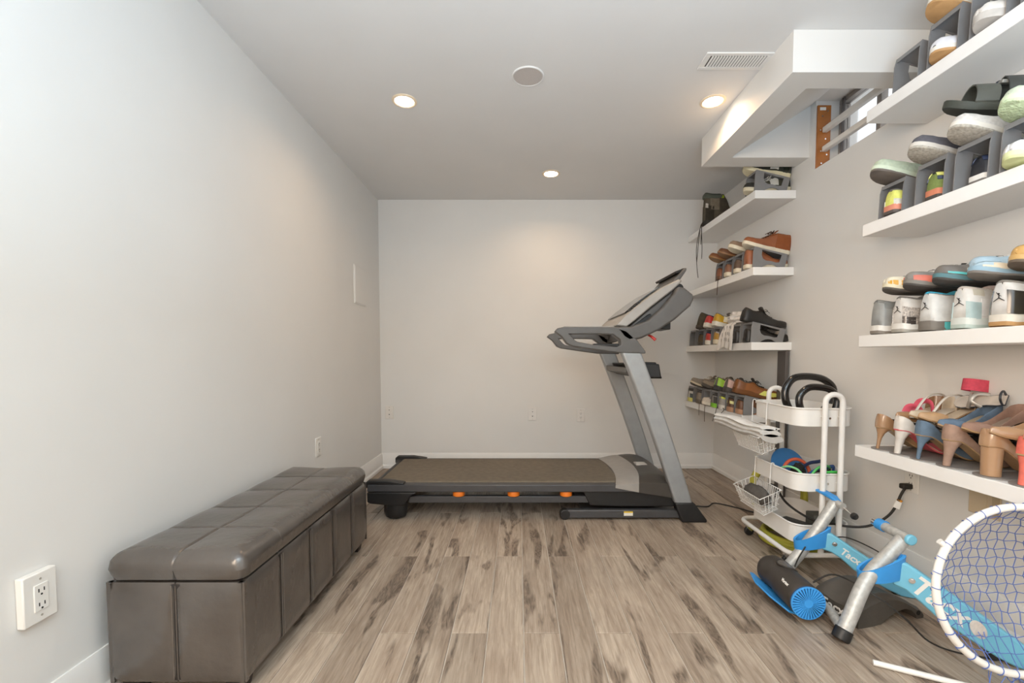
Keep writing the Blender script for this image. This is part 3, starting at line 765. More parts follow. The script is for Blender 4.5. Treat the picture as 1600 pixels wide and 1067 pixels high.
def pump_upper(k, tmin=0, tmax=1):
    rings = []
    for t in PST:
        if t < tmin or t > tmax: continue
        R = [upper_point(k, t, a/NA, -1) for a in range(NA+1)]
        top = R[-1]; w_ = I(t, *k['w'])*k['W']/2; o_ = I(t, *k['o'])*w_
        zb = I(t, *k['b'])+.006; fl = max(0, min(1, o_/(w_*.75+1e-6)))
        In = [Vector((top.x, -o_*(1-.03*j/NI)+.0012*(fl > .3), top.z+(zb-top.z)*(j/NI)*fl-.001)) for j in range(1, NI+1)]
        half = R+In; rings.append(half+[Vector((p.x, -p.y, p.z)) for p in reversed(half)])
    return MB().loft(rings)
def pump_sole(k, th=.005):
    rings = []
    for t in PST:
        w_ = I(t, *k['w'])*k['W']/2*.97; b = I(t, *k['b']); x = t*k['L']
        rings.append([Vector((x,-w_*.9,b)), Vector((x,-w_,b+th)), Vector((x,w_,b+th)), Vector((x,w_*.9,b))])
    return MB().loft(rings)
def pump_heel(k, style):
    hh = k['hh']; rings = []
    if style == 'block':
        prof = [(0, .9, .9), (.3, .92, .92), (.7, .96, .96), (1, 1.0, 1.0)]; wx, wy, xc = .027, .029, .030
    elif style == 'thick':
        prof = [(0, .42, .42), (.3, .46, .46), (.65, .6, .62), (.85, .85, .85), (1, 1, 1)]; wx, wy, xc = .026, .026, .027
    else:
        prof = [(0, .21, .24), (.25, .23, .26), (.5, .30, .32), (.72, .48, .48), (.88, .78, .75), (1, 1, 1)]; wx, wy, xc = .027, .026, .027
    for q, a, b in prof:
        sh = -.010*(1-q) if style != 'block' else -.001
        zt = q*hh*.985
        rings.append([Vector((xc*(a*.55+.45)+sh+wx*a*math.cos(2*PI*i/16), wy*b*math.sin(2*PI*i/16), min(zt, I(max(0, (xc*(a*.55+.45)+sh+wx*a*math.cos(2*PI*i/16)))/k['L'], *k['b']) if q == 1 else zt))) for i in range(16)])
    return MB().loft(rings)
def heel_tip(k, style, m, t):
    if style == 'block': MB().loft([[Vector((.0285+.0246*math.cos(2*PI*i/16), .0264*math.sin(2*PI*i/16), z)) for i in range(16)] for z in (-.0005, .004)]).build('heel_tip', m, t, smooth=40)
def make_pump(label, M, m, sole, hh=.09, heel='stiletto', lining=None, group=None, heelm=None, open_mid=False, toe=None, straps=(), name='high_heel_shoe', L=.235, W=.078, pointed=True, backless=False, vamp=True):
    k = pump_profile(hh, L, W, pointed)
    t = thing(name, label, 'shoe', group=group)
    if open_mid:
        if vamp: pump_upper(k, .66, 1).build('vamp', toe or m, t, smooth=70)
        if not backless: pump_upper(k, 0, .2).build('heel_cup', m, t, smooth=70)
    else: pump_upper(k).build('upper', m, t, smooth=70)
    pump_sole(k).build('sole', sole, t, smooth=40)
    if lining:
        rings = []
        for tt in (.03,.08,.16,.3,.45,.6,.68,.73):
            w_ = I(tt, *k['w'])*W/2*.84; z = I(tt, *k['b'])+.006
            rings.append([Vector((tt*L,-w_,z)), Vector((tt*L,w_,z)), Vector((tt*L,w_,z+.003)), Vector((tt*L,-w_,z+.003))])
        MB().loft(rings).build('insole', lining, t, smooth=40)
    pump_heel(k, heel).build('heel', heelm or m, t, smooth=50)
    for nm, mm, pts, r, fl in straps:
        MB().tube(smoothpath(pts, 6), r, 8, flat=fl).build(nm, mm, t, smooth=60)
    t.matrix_world = M
    return t, k
def band(pts_fn, z0, z1, n=24, th=.0015):
    """closed ankle band; pts_fn(angle)->(x,y)"""
    rings = []
    for i in range(n):
        a = 2*PI*i/n; x, y = pts_fn(a); x2, y2 = pts_fn(a)
        c = Vector((math.cos(a), math.sin(a), 0))*th
        rings.append([Vector((x,y,z0)), Vector((x,y,z1)), Vector((x,y,z1))+c, Vector((x,y,z0))+c])
    return MB().loft(rings, closed_path=True, caps=False)

# ---- plastic shoe holders: two cut-out sides, a sloping platform on top
HW, HD, HF, HB = .116, .225, .132, .082
def hplat(d): return HF+(HB-HF)*d/HD
def make_holder(m):
    t = thing('shoe_holder', 'grey plastic shoe holder', 'shoe holder')
    outer = [(.0,0),(.058,0)]+[(.058+.052*(1-math.cos(PI*q/8)), .024*math.sin(PI*q/8)) for q in range(1, 8)]+[(.162,0),(.205,0),(HD,HB),(.035,hplat(.035)),(.012,HF)]
    outer = [(.0,0),(.058,0),(.075,.010),(.095,.018),(.115,.020),(.135,.016),(.152,.006),(.165,0),(.206,0),(HD,HB),(.012,HF),(.004,.10)]
    hole = [(.062,.112),(.058,.08),(.066,.056),(.085,.043),(.115,.040),(.150,.030),(.172,.032),(.186,.078)]
    for s_ in (-1, 1):
        y0, y1 = s_*(HW/2-.004), s_*HW/2
        MB().prism(outer, [hole], lambda a, b: (a, y0, b), lambda a, b: (a, y1, b)).build('side_panel', m, t)
    MB().prism([(.012,HF-.001),(HD,HB-.001),(HD,HB-.005),(.012,HF-.005)], [], lambda a, b: (a, -HW/2+.004, b), lambda a, b: (a, HW/2-.004, b)).build('platform', m, t)
    MB().box(.010, .014, -HW/2+.004, HW/2-.004, HF-.016, HF-.004).build('front_lip', m, t)
    return t
holder0 = None
def holder(label, X, Y, Z, m=None, yaw=0, group='plastic shoe holders', zs=1):
    global holder0
    if holder0 is None:
        holder0 = r = make_holder(M_grey_plastic)
    else:
        r = holder0.copy(); COL.objects.link(r)
        for ch in list(holder0.children):
            c = ch.copy(); COL.objects.link(c); c.parent = r
    r['label'] = label; r['group'] = group
    r.matrix_world = T((X, Y, Z+.0006)) @ Rz(yaw) @ Matrix.Diagonal((1, 1, zs, 1))
    return r
PIT = math.atan((HF-HB)/HD)
def lower(X, Y, z, yaw=0): return T((X, Y, z+.0008)) @ Rz(yaw)                      # toe towards the wall
def lower_out(X, Y, z, yaw=0): return T((X, Y, z+.0008)) @ Rz(PI+yaw)               # toe towards the room
def upper_out(Y, z, X=1.735, yaw=0, lift=.0): return T((X, Y, z+HB+(1.715-X)*(HF-HB)/HD+.006+lift)) @ Rz(PI+yaw) @ Ry(-PIT)
def upper_in(Y, z, X=1.475, yaw=0, lift=.0): return T((X, Y, z+HF+(1.49-X)*(HF-HB)/HD+.004+lift)) @ Rz(yaw) @ Ry(PIT)

c, l = cloth, leather
zA, zB_, zC, zD = SZ['A'], SZ['B'], SZ['C'], SZ['D']
W_ = '#e4e1db'
# --- far top shelf: winter boot with hanging laces, holder with olive trainers
KIND['boot'] = dict(L=.30, W=.112, hc=.215, ht=.2, tb=.062, s0=.034, s1=.026)
_sp = shoe_profile
def shoe_profile(kind):
    k = _sp(kind)
    if kind == 'boot':
        k['h'] = ([0,.06,.16,.3,.42,.50,.58,.66,.74,.84,.92,.97,1], [.222,.215,.21,.21,.215,.222,.19,.12,.085,.066,.055,.036,.014])
        k['o'] = ([0,.015,.04,.12,.3,.42,.49,.53,1], [.05,.4,.6,.72,.75,.6,.3,0,0])
    return k
bt = make_shoe('boot', 'dark olive winter boot with long laces hanging over the far top shelf edge', T((1.492, 3.655, zA+.001)) @ Rz(math.radians(4)), suede('#5e574b'), rubber('#34322d'), 'winter_boot', lining=cloth('#3c3f39'), cat='boot',
    patches=[('heel_counter', suede('#3c372f'), (0,.2,0,.35)), ('ankle_panel', suede('#7d7262'), (.1,.34,.25,.72)), ('front_panel', suede('#4c453c'), (.36,.6,.2,.9)), ('logo_patch', cloth('#a3b52e'), (.40,.48,.62,.78)), ('pull_tab', cloth('#c9c3ba'), (.0,.05,.28,.4)), ('toe_cap', rubber('#2d2b27'), (.84,1,0,.8))])
kb = shoe_profile('boot')
def boot_cuff():
    ts = (0,.015,.04,.1,.16,.22,.28,.34,.42,.49,.52)
    rim = [upper_point(kb, tt, 1, -1, .0) for tt in ts]
    rim = [Vector((p.x-.006, -p.y, p.z-.02)) for p in reversed(rim)]+[p-Vector((.006,0,.02)) for p in rim[1:]]
    return MB().tube(rim, [.012+.012*abs(i-10)/10 if False else .02 for i in range(len(rim))], 8, flat=.7)
boot_cuff().build('padded_cuff', cloth('#5a5f55'), bt, smooth=60)
lc = MB()
for pts in ([(1.51,3.66,zA+.05),(1.482,3.68,zA+.02),(1.474,3.72,zA-.06),(1.468,3.74,zA-.16),(1.474,3.74,zA-.30),(1.478,3.72,zA-.40)],
            [(1.51,3.66,zA+.05),(1.482,3.665,zA+.02),(1.476,3.66,zA-.05),(1.472,3.64,zA-.13),(1.470,3.63,zA-.2),(1.476,3.65,zA-.26)],
            [(1.51,3.66,zA+.05),(1.482,3.69,zA+.02),(1.476,3.71,zA-.08),(1.474,3.73,zA-.2),(1.472,3.74,zA-.27)],
            [(1.51,3.66,zA+.05),(1.482,3.67,zA+.02),(1.478,3.67,zA-.05),(1.477,3.675,zA-.14)]):
    lc.tube(smoothpath(pts, 6), .0026, 5)
lo = lc.build('hanging_laces', cloth('#3a332c'), bt, smooth=60); lo.matrix_parent_inverse = bt.matrix_world.inverted()
holder('grey shoe holder on the far top shelf, under the bulkhead', 1.492, 2.945, zA)
make_shoe('runner', 'olive trainer with cream sole standing inside the holder under the bulkhead', lower_out(1.742, 2.945, zA), c('#4b4a3d'), rubber('#cfc5ab'), lining=c('#2b2a28'), laces=c('#d8d4cb'), patches=[('mudguard', l('#2f2e2a'), None), ('side_stripe', l('#c9c6bd'), None)])
make_shoe('runner', 'dark green and black trainer with wavy cream sole lying under the bulkhead', upper_out(2.945, zA, yaw=-.1) , c('#34362f'), rubber('#d9cfae'), lining=c('#262624'), laces=c('#dcd8cf'), tongue=c('#3a3b35'), patches=[('heel_counter', patent('#23281f'), None), ('side_stripe', l('#d6d3cb'), None), ('mudguard', l('#20211e'), (.62,1,0,.3))])

# --- far second shelf: brown shoes
tan, tan2, cream = l('#8f542b'), l('#7a4a2a'), rubber('#ddd3bd')
FB = [2.945, 3.085, 3.225, 3.37]
for y, q in zip(FB, ('under the tan chukka boot', 'second from its near end', 'third from its near end', 'farthest, by the back wall')):
    holder('grey shoe holder on the brown shoe shelf, '+q, 1.492, y, zB_)
make_shoe('chukka', 'large tan leather chukka boot with cream sole, toe to the room', upper_out(2.945, zB_, X=1.742), leather('#935736'), cream, 'chukka_boot', lining=l('#4f3a2a'), tongue=leather('#84471f'), laces=c('#4a2d1a'), cat='boot', patches=[('quarter_seam', leather('#8d4c22'), (.0,.36,.0,.9))])
make_shoe('chukka', 'tan leather chukka boot with cream sole inside the nearest brown shoe holder', lower(1.475, 2.945, zB_), leather('#935736'), cream, 'chukka_boot', lining=l('#4f3a2a'), laces=c('#4a2d1a'), cat='boot', scale=.92)
make_shoe('low', 'grey brown suede shoe with thick white sole in the second holder', lower(1.478, 3.085, zB_), suede('#6a594d'), cream, lining=l('#3a322c'), laces=c('#bdb5a8'))
make_shoe('low', 'cream soled suede shoe resting sole-up beside the chukka boot', upper_out(3.085, zB_, X=1.70, lift=.004), suede('#8a7461'), rubber('#d8cfb9'), lining=l('#3a322c'), laces=c('#bdb5a8'))
make_shoe('low', 'brown leather shoe with white side tab in the third holder', lower(1.478, 3.225, zB_), l('#80543a'), cream, lining=l('#3a322c'), laces=c('#3d2a1d'))
make_shoe('oxford', 'brown soled dress shoe pointing at the room, second from the back wall', upper_out(3.225, zB_, X=1.70), l('#6b452d'), l('#8a6440'), 'dress_shoe', lining=l('#3a322c'), laces=c('#3d2a1d'))
make_shoe('oxford', 'shiny brown dress shoe heel in the farthest holder, loose lace hanging', lower(1.482, 3.37, zB_), leather('#7c4523'), l('#5f3d25'), 'dress_shoe', lining=l('#3a322c'), laces=c('#3d2a1d'))
make_shoe('oxford', 'tan soled brown dress shoe nearest to the back wall', upper_out(3.37, zB_, X=1.70), l('#7a4a2a'), l('#8d6638'), 'dress_shoe', lining=l('#3a322c'), laces=c('#3d2a1d'))

# --- far third shelf: red, yellow, olive, bagged and black shoes
FC = [2.945, 3.095, 3.245, 3.40, 3.545, 3.69, 3.86]
for y, q in zip(FC, ('under the black oxford', 'behind the plastic bag', 'in the middle of the third far shelf', 'over the yellow shoe heel', 'over the red shoe heel', 'over the olive shoe heel', 'standing empty against the back wall')):
    holder('grey shoe holder '+q, 1.492, y, zC)
blk = leather('#26221f')
make_shoe('oxford', 'black leather oxford shoe lying on top of the near holder, toe to the wall', upper_in(2.945, zC, X=1.458), blk, l('#191716'), 'oxford_shoe', lining=l('#2e2722'), laces=c('#15130f'), tongue=blk, patches=[('toe_cap', leather('#221e1b'), (.8,1,0,1)), ('quarter', leather('#1f1b19'), (.0,.42,.0,.55))])
make_shoe('oxford', 'black leather oxford heel inside the holder below the other oxford', lower(1.483, 2.945, zC), blk, l('#191716'), 'oxford_shoe', lining=l('#2e2722'), laces=c('#15130f'))
make_shoe('oxford', 'black oxford heel in the holder between the bag and its twin', lower(1.483, 3.095, zC), leather('#2b2826'), l('#191716'), 'oxford_shoe', lining=l('#2e2722'), laces=c('#15130f'))
make_shoe('low', 'dark grey shoe half hidden by the printed plastic bag', lower(1.495, 3.245, zC), l('#5d5a57'), rubber('#d2ccc3'), lining=l('#322f2c'))
make_shoe('runner', 'mustard shoe with pale sole standing heel-out in its holder', lower(1.485, 3.40, zC), l('#b58a35'), rubber('#d8cfb9'), lining=c('#3b3a48'), patches=[('heel_counter', l('#a8a09b'), (0,.16,.6,1))])
make_shoe('runner', 'yellow and grey shoe lying heel-up beside the plastic bag', upper_in(3.40, zC, X=1.47, yaw=.1), l('#c39a1c'), rubber('#e1dccf'), lining=c('#6a645f'), tongue=c('#6d6763'), laces=c('#d8d4cb'), patches=[('side_stripe', l('#e4dfcb'), (.18,.3,.1,.9)), ('mudguard', l('#5e6a34'), (.5,1,0,.35))])
make_shoe('runner', 'red shoe with navy collar standing heel-out in its holder', lower(1.485, 3.545, zC), l('#b8342b'), rubber('#e1dccf'), lining=c('#23304f'), patches=[('heel_tab', c('#23304f'), (0,.12,.7,1))])
make_shoe('runner', 'bright red shoe lying beside the yellow one, pale sole edge showing', upper_in(3.55, zC, X=1.47, yaw=.12), l('#c1322b'), rubber('#e1dccf'), lining=c('#23304f'), tongue=c('#3a3a3c'), laces=c('#d8d4cb'))
make_shoe('low', 'olive brown suede shoe in the second holder from the back wall', lower(1.485, 3.69, zC), suede('#5c5140'), rubber('#4a4238'), lining=c('#332d26'))
make_shoe('chukka', 'olive suede ankle shoe lying on the holder near the back wall', upper_in(3.70, zC, X=1.47, yaw=.1), suede('#575043'), rubber('#4a4238'), 'suede_boot', lining=c('#332d26'), laces=c('#2e2a24'), cat='boot')

# --- far lowest shelf: running shoes
FDy = [3.02, 3.15, 3.28, 3.41, 3.545, 3.70, 3.88]
for y, q in zip(FDy, ('closest to the trolley, under the brown shoe', 'over the brown and yellow heel', 'over the grey heel with yellow tab', 'over the lime green heel', 'over the orange trainer', 'over the dull grey shoe with dangling laces', 'over the yellow-soled heel by the back wall')):
    holder('dark shoe holder on the lowest far shelf, '+q, 1.492, y, zD)
make_shoe('runner', 'brown shoe with yellow toe flash and black bow, beside the trolley', upper_in(3.04, zD, X=1.46, yaw=-.12, lift=.004), l('#8a5427'), rubber('#6f4522'), lining=c('#55504c'), tongue=c('#4a4541'), laces=c('#1f1c1a'), patches=[('yellow_flash', l('#d9d66a'), (.52,.95,.0,.4,.62,.9)), ('heel_counter', l('#7b4b25'), None)])
make_shoe('runner', 'grey brown mesh shoe with pink heel behind the brown shoe', upper_in(3.20, zD, X=1.475, yaw=.1), c('#6d655d'), rubber('#4d4743'), lining=c('#7b736b'), tongue=c('#5f5852'), laces=c('#4a4541'), patches=[('heel_counter', l('#caa79b'), (0,.14,0,.7))])
make_shoe('runner', 'dark grey running shoe with lime green heel lying on the far shelf', upper_in(3.36, zD, X=1.475, yaw=.06), c('#6b665f'), rubber('#3c3936'), lining=c('#3a3836'), tongue=c('#5d5852'), laces=c('#8f8a82'), patches=[('heel_counter', l('#9cc63f'), (0,.2,0,.8)), ])
make_shoe('runner', 'olive grey running shoe with beige laces, toe to the room', upper_out(3.545, zD, X=1.73), c('#74695d'), rubber('#4b443d'), lining=c('#3a3530'), tongue=c('#6d6358'), laces=c('#b9aa94'), patches=[('mudguard', c('#8a7c6b'), None)])
make_shoe('runner', 'taupe running shoe with beige midsole, toe at the back wall side', upper_out(3.70, zD, X=1.70), c('#857b6f'), rubber('#4b443d'), lining=c('#3a3530'), midsole=rubber('#c5b89f'), tongue=c('#6d6358'), laces=c('#b9aa94'))
make_shoe('runner', 'brown heel with yellow stripe in the holder next to the trolley', lower(1.482, 3.15, zD), l('#5a3a26'), rubber('#b58a6c'), lining=c('#2f2722'), patches=[('yellow_flash', l('#dfd98e'), (0,.22,.25,.5))])
make_shoe('runner', 'second brown shoe in the holder closest to the trolley', lower(1.482, 3.02, zD), l('#6a4327'), rubber('#b58a6c'), lining=c('#2f2722'))
make_shoe('runner', 'pale grey running shoe heel with yellow tab', lower(1.482, 3.28, zD), c('#a39d96'), rubber('#d8d2c8'), lining=c('#3a3836'), patches=[('heel_tab', l('#d4d84f'), (0,.12,.55,1))])
make_shoe('runner', 'grey running shoe heel with lime green base', lower(1.482, 3.41, zD), c('#8d8780'), rubber('#8fc53c'), lining=c('#3a3836'), midsole=rubber('#7fbf35'), patches=[('heel_counter', c('#4e4b48'), (0,.15,0,.6))])
make_shoe('runner', 'white and orange running shoe lying on its holder base', lower_out(1.735, 3.545, zD, .1), c('#c9beb0'), rubber('#d8cfc0'), lining=c('#4a4136'), laces=c('#d8d2c8'), patches=[('orange_panel', l('#d7641d'), (.25,.55,.0,.8))])
make_shoe('runner', 'dull grey beige shoe with laces trailing over the shelf edge', lower(1.482, 3.70, zD), c('#8b8174'), rubber('#6c6357'), lining=c('#3a3530'), laces=c('#8b8174'))
make_shoe('runner', 'silver and black heel with yellow sole nearest the back wall', lower(1.482, 3.88, zD), c('#c9c6c0'), rubber('#ded57a'), lining=c('#3a3836'), midsole=rubber('#e0d77c'), patches=[('heel_counter', l('#3f4744'), (0,.18,0,.4))])
for nm, pts_list, lb, m in (('loose_shoelace', [[(1.50,3.70,zD+.03),(1.485,3.66,zD+.006),(1.478,3.65,zD-.03),(1.476,3.645,zD-.09)],[(1.50,3.70,zD+.03),(1.484,3.56,zD+.008),(1.477,3.54,zD-.03),(1.474,3.53,zD-.125)]], 'pair of beige shoelaces hanging straight down from the lowest far shelf', c('#6f665b')),
                        ('loose_shoelace', [[(1.50,3.33,zD+.02),(1.485,3.34,zD+.006),(1.478,3.35,zD-.04),(1.472,3.38,zD-.10)],[(1.50,3.33,zD+.02),(1.484,3.22,zD+.008),(1.477,3.26,zD-.03),(1.470,3.33,zD-.10)],], 'dark curved shoelaces hanging below the green heel', c('#4f4944'))):
    lc = MB()
    for p in pts_list: lc.tube(smoothpath(p, 6), .0024, 5)
    tag(lc.build(nm, m, smooth=60), lb, 'shoelace', 'loose laces')
lc = MB().tube(smoothpath([(1.50,3.36,zB_+.01),(1.486,3.36,zB_+.004),(1.480,3.358,zB_-.03),(1.478,3.362,zB_-.11)], 6), .0022, 5)
tag(lc.build('loose_shoelace', c('#3d2a1d'), smooth=60), 'single dark lace hanging from the brown shoe shelf', 'shoelace', 'loose laces')

# printed plastic bag crumpled over the middle of the third far shelf
def crumple(nm, ctr, R, seed, amp=.25, n=26, m=18, squash=None):
    rng = random.Random(seed); dirs = [(Vector((rng.gauss(0,1), rng.gauss(0,1), rng.gauss(0,1))).normalized(), rng.uniform(3,9), rng.uniform(0,6.3)) for _ in range(9)]
    rings = []
    for j in range(1, m):
        th = PI*j/m; ring = []
        for i in range(n):
            ph = 2*PI*i/n; d = Vector((math.sin(th)*math.cos(ph), math.sin(th)*math.sin(ph), math.cos(th)))
            q = 1+amp*sum(abs(math.sin(f*d.dot(v)+p))-.6 for v, f, p in dirs)/3.2
            p = Vector((d.x*R[0]*q, d.y*R[1]*q, d.z*R[2]*q))
            ring.append(Vector(ctr)+p)
        rings.append(ring)
    return MB().loft(rings)
M_bag = mat('thin_white_plastic', S('#d9d4ce'), .35, 0, .05, 20)
bg_ = thing('plastic_bag', 'crumpled white printed plastic bag hanging over the third far shelf', 'bag', (1.55, 3.24, zC))
crumple('bag_body', (1.575, 3.20, zC+.175), (.075, .085, .05), 4, .34).build('bag_body', M_bag, bg_, bg_.location, smooth=35)
def drape():
    rows = []
    prof = [(1.60,.185),(1.545,.165),(1.498,.135),(1.482,.09),(1.474,.05),(1.468,.01),(1.462,-.025)]
    rng = random.Random(8)
    for j, (x, z) in enumerate(prof):
        hw = .055+.012*j; row = []
        for i in range(15):
            u = i/14-.5
            row.append(Vector((x-.006*math.sin(u*22+j*.8), 3.20+u*2*hw*.9, zC+z-.02*abs(u)*j*.35+.004*math.sin(u*31))))
        rows.append(row)
    back = [[p+Vector((.002,0,-.001)) for p in r] for r in rows]
    mb = MB(); n = 15; vs = [p for r in rows for p in r]+[p for r in back for p in r]; N = n*len(rows); fs = []
    for j in range(len(rows)-1):
        for i in range(n-1):
            a = j*n+i; fs += [(a, a+1, a+n+1, a+n), (N+a+n, N+a+n+1, N+a+1, N+a)]
    bd = [i for i in range(n)]+[j*n+n-1 for j in range(1, len(rows))]+[(len(rows)-1)*n+i for i in range(n-2, -1, -1)]+[j*n for j in range(len(rows)-2, 0, -1)]
    for q in range(len(bd)):
        b2 = (q+1) % len(bd); fs.append((bd[q], bd[b2], N+bd[b2], N+bd[q]))
    return mb.add(vs, fs), rows
dr, rows_ = drape(); dr.build('bag_drape', M_bag, bg_, bg_.location, smooth=50)
pr = MB()
for j in range(2, 5):
    for i in (2, 5, 8, 11):
        p = (rows_[j][i]+rows_[j+1][i])/2+Vector((-.0025,0,0))
        pr.add([p+Vector((0,-.004,-.012)), p+Vector((0,.004,-.012)), p+Vector((0,.004,.012)), p+Vector((0,-.004,.012)), p+Vector((-.0008,-.004,-.012)), p+Vector((-.0008,.004,-.012)), p+Vector((-.0008,.004,.012)), p+Vector((-.0008,-.004,.012))], [(0,1,2,3),(7,6,5,4),(0,4,5,1),(1,5,6,2),(2,6,7,3),(3,7,4,0)])
pr.build('print', mat('bag_print', S('#8d8a88'), .5), bg_, bg_.location)
#REST2

# ------------------------------------------------------------ near shelves
gum = rubber('#b88f60')
for y, q in zip((1.782, 1.632, 1.478, 1.325), ('empty but for a white shoe, at the near top shelf end', 'around the white and charcoal sneaker with gum sole', 'around the pale grey sneaker on the near top shelf', 'at the top right corner of the photo')):
    holder('grey shoe holder '+q, 1.492, y, zA, zs=1 if y > 1.7 else 1.17)
make_shoe('low', 'white shoe barely showing in the first holder of the near top shelf', lower(1.55, 1.775, zA, -.05), l(W_), rubber('#e3dcd0'), lining=c('#8d8880'))
make_shoe('low', 'white sneaker with charcoal upper and gum sole, toe towards the room', lower_out(1.745, 1.632, zA), l('#5c5b5b'), gum, lining=c('#6f6c69'), midsole=rubber('#e0dbd2'), tongue=c('#4d4c4c'), laces=c('#e6e3dd'), patches=[('toe_cap', l('#dcdbe0'), (.70,1,0,1)), ('side_stripe', l('#e6e3dd'), (.40,.47,.1,.9))])
make_shoe('low', 'pale grey sneaker with beige lace panel, toe towards the room', lower_out(1.745, 1.478, zA), l('#d6cfc8'), rubber('#bdb7b0'), lining=c('#9c958d'), tongue=l('#a89f93'), laces=c('#ded7cb'), patches=[('toe_cap', l('#dcd6cf'), (.72,1,0,.8))])
make_shoe('low', 'white sneaker with gum outsole lying on top beside the window', upper_out(1.632, zA, X=1.715, lift=.02), l(W_), gum, lining=c('#bdb7ad'), midsole=rubber('#e3ddd0'))
make_shoe('low', 'white sneaker with dark eyelet at the top edge of the photo', upper_out(1.478, zA, X=1.745, lift=.02), l('#ddd6d3'), rubber('#c7c0b8'), lining=c('#4a4745'))
make_shoe('low', 'brown shoe in the holder at the top right photo corner', lower(1.50, 1.325, zA), l('#6d5140'), rubber('#4a3a30'), lining=c('#2f2723'))

YB2 = (1.83, 1.66, 1.51, 1.362)
for y, q in zip(YB2, ('around the yellow and orange heel', 'around the striped yellow green shoe', 'around the black and white shoe', 'around the white shoe with lime sole')):
    holder('grey shoe holder '+q+' on the near second shelf', 1.492, y, zB_, zs=1 if y > 1.75 else 1.10)
make_shoe('runner', 'neon yellow heel with coral sole in the first holder', lower(1.49, 1.83, zB_), c('#dcdf78'), rubber('#5b5450'), lining=c('#6d6a66'), midsole=rubber('#d98d74'), patches=[('heel_counter', c('#d3d0c4'), (0,.22,0,.22))])
make_shoe('runner', 'green and orange striped shoe in the second holder', lower(1.505, 1.66, zB_), c('#7b8a4f'), rubber('#4e4945'), lining=c('#3a3a38'), midsole=rubber('#cf8163'), patches=[('heel_tab', l('#dfe07f'), (0,.14,.55,1)), ('strap', l('#34405a'), (.0,.3,.34,.5))])
make_shoe('low', 'black and white shoe deep in the third holder', lower(1.515, 1.51, zB_), l('#22242b'), rubber('#75706a'), lining=c('#1c1d20'), midsole=rubber('#e6e3dd'), patches=[('heel_tab', l('#23304f'), (0,.12,.5,1))])
make_shoe('runner', 'white and silver shoe with lime sole at the right photo edge', lower_out(1.745, 1.362, zB_), c('#d3d2d2'), rubber('#cfd49b'), lining=c('#8b8a89'), midsole=rubber('#d7dcae'), tongue=c('#a9a9a8'), laces=c('#e6e3dd'), patches=[('toe_cap', l('#e3e2e2'), (.8,1,0,.8)), ('side_stripe', l('#9b9b9a'), (.45,.7,.3,.8))])
make_shoe('runner', 'pale green shoe with dark ridged sole, toe to the room', upper_out(1.83, zB_, X=1.695), c('#b9c4ad'), rubber('#6a625c'), lining=c('#8d8f86'), midsole=rubber('#c9d3bd'))
make_shoe('runner', 'grey speckled sole shoe over the striped green shoe', upper_out(1.66, zB_, X=1.70, lift=.012), c('#5f5d63'), mat('speckled_sole', S('#a9a296'), .7, 0, .3, 120), lining=c('#4a4a4c'), midsole=rubber('#cdc7be'))
make_shoe('low', 'grey speckled sole shoe under the black sandal', upper_out(1.512, zB_, X=1.70, lift=.012), c('#cbc6c0'), mat('speckled_sole', S('#a9a296'), .7, 0, .3, 120), lining=c('#6f6d79'), midsole=rubber('#d6d0c6'))
make_shoe('runner', 'mint dimpled sole shoe over the white and lime shoe', upper_out(1.362, zB_, X=1.715, lift=.013), c('#c4ccb6'), mat('mint_sole', S('#c3d4ac'), .6, 0, .12, 90, .6, 120), lining=c('#8d8f86'), midsole=rubber('#ccd9b8'))
# black strappy sandal leaning on the speckled shoe
sd = thing('sandal', 'black strappy sandal piled on the near second shelf', 'sandal', (1.60, 1.50, zB_+.21))
ks = shoe_profile('runner'); ks['s0'] = .026; ks['s1'] = .02
shoe_sole(ks).build('sole', rubber('#3e4039'), sd, smooth=40)
def strap(t0, z, wd, lean=0):
    w_ = I(t0, *ks['w'])*.05
    path = [Vector((t0*.285+lean*math.sin(PI*i/10), -w_*math.cos(PI*i/10)*1.02, .02+z*math.sin(PI*i/10))) for i in range(11)]
    rings = [[p+Vector((-wd/2,0,0)), p+Vector((wd/2,0,0)), p+Vector((wd/2,0,0))*1+Vector((0,(p.y)*.05,.004)), p+Vector((-wd/2,p.y*.05,.004))] for p in path]
    return MB().loft(rings)
strap(.72, .055, .055).build('strap', leather('#4d4e47'), sd, smooth=40)
strap(.46, .075, .04, .012).build('strap', leather('#3b3d3a'), sd, smooth=40)
strap(.14, .085, .03, -.03).build('strap', leather('#44463f'), sd, smooth=40)
MB().box(.14, .17, -.012, .012, .078, .088).build('buckle', mat('grey_buckle', S('#8f8d86'), .4, .2), sd, bevel=.002)
MB().tube(smoothpath([(.05,-.04,.03),(.12,-.045,.07),(.16,-.03,.09)], 5), .006, 6, flat=2).build('strap', cloth('#2c3442'), sd)
sd.matrix_world = T((1.725, 1.455, zB_+.208)) @ Rz(PI-.35) @ Ry(-math.radians(8)) @ Rx(math.radians(-14)) @ Matrix.Scale(1.08, 4)

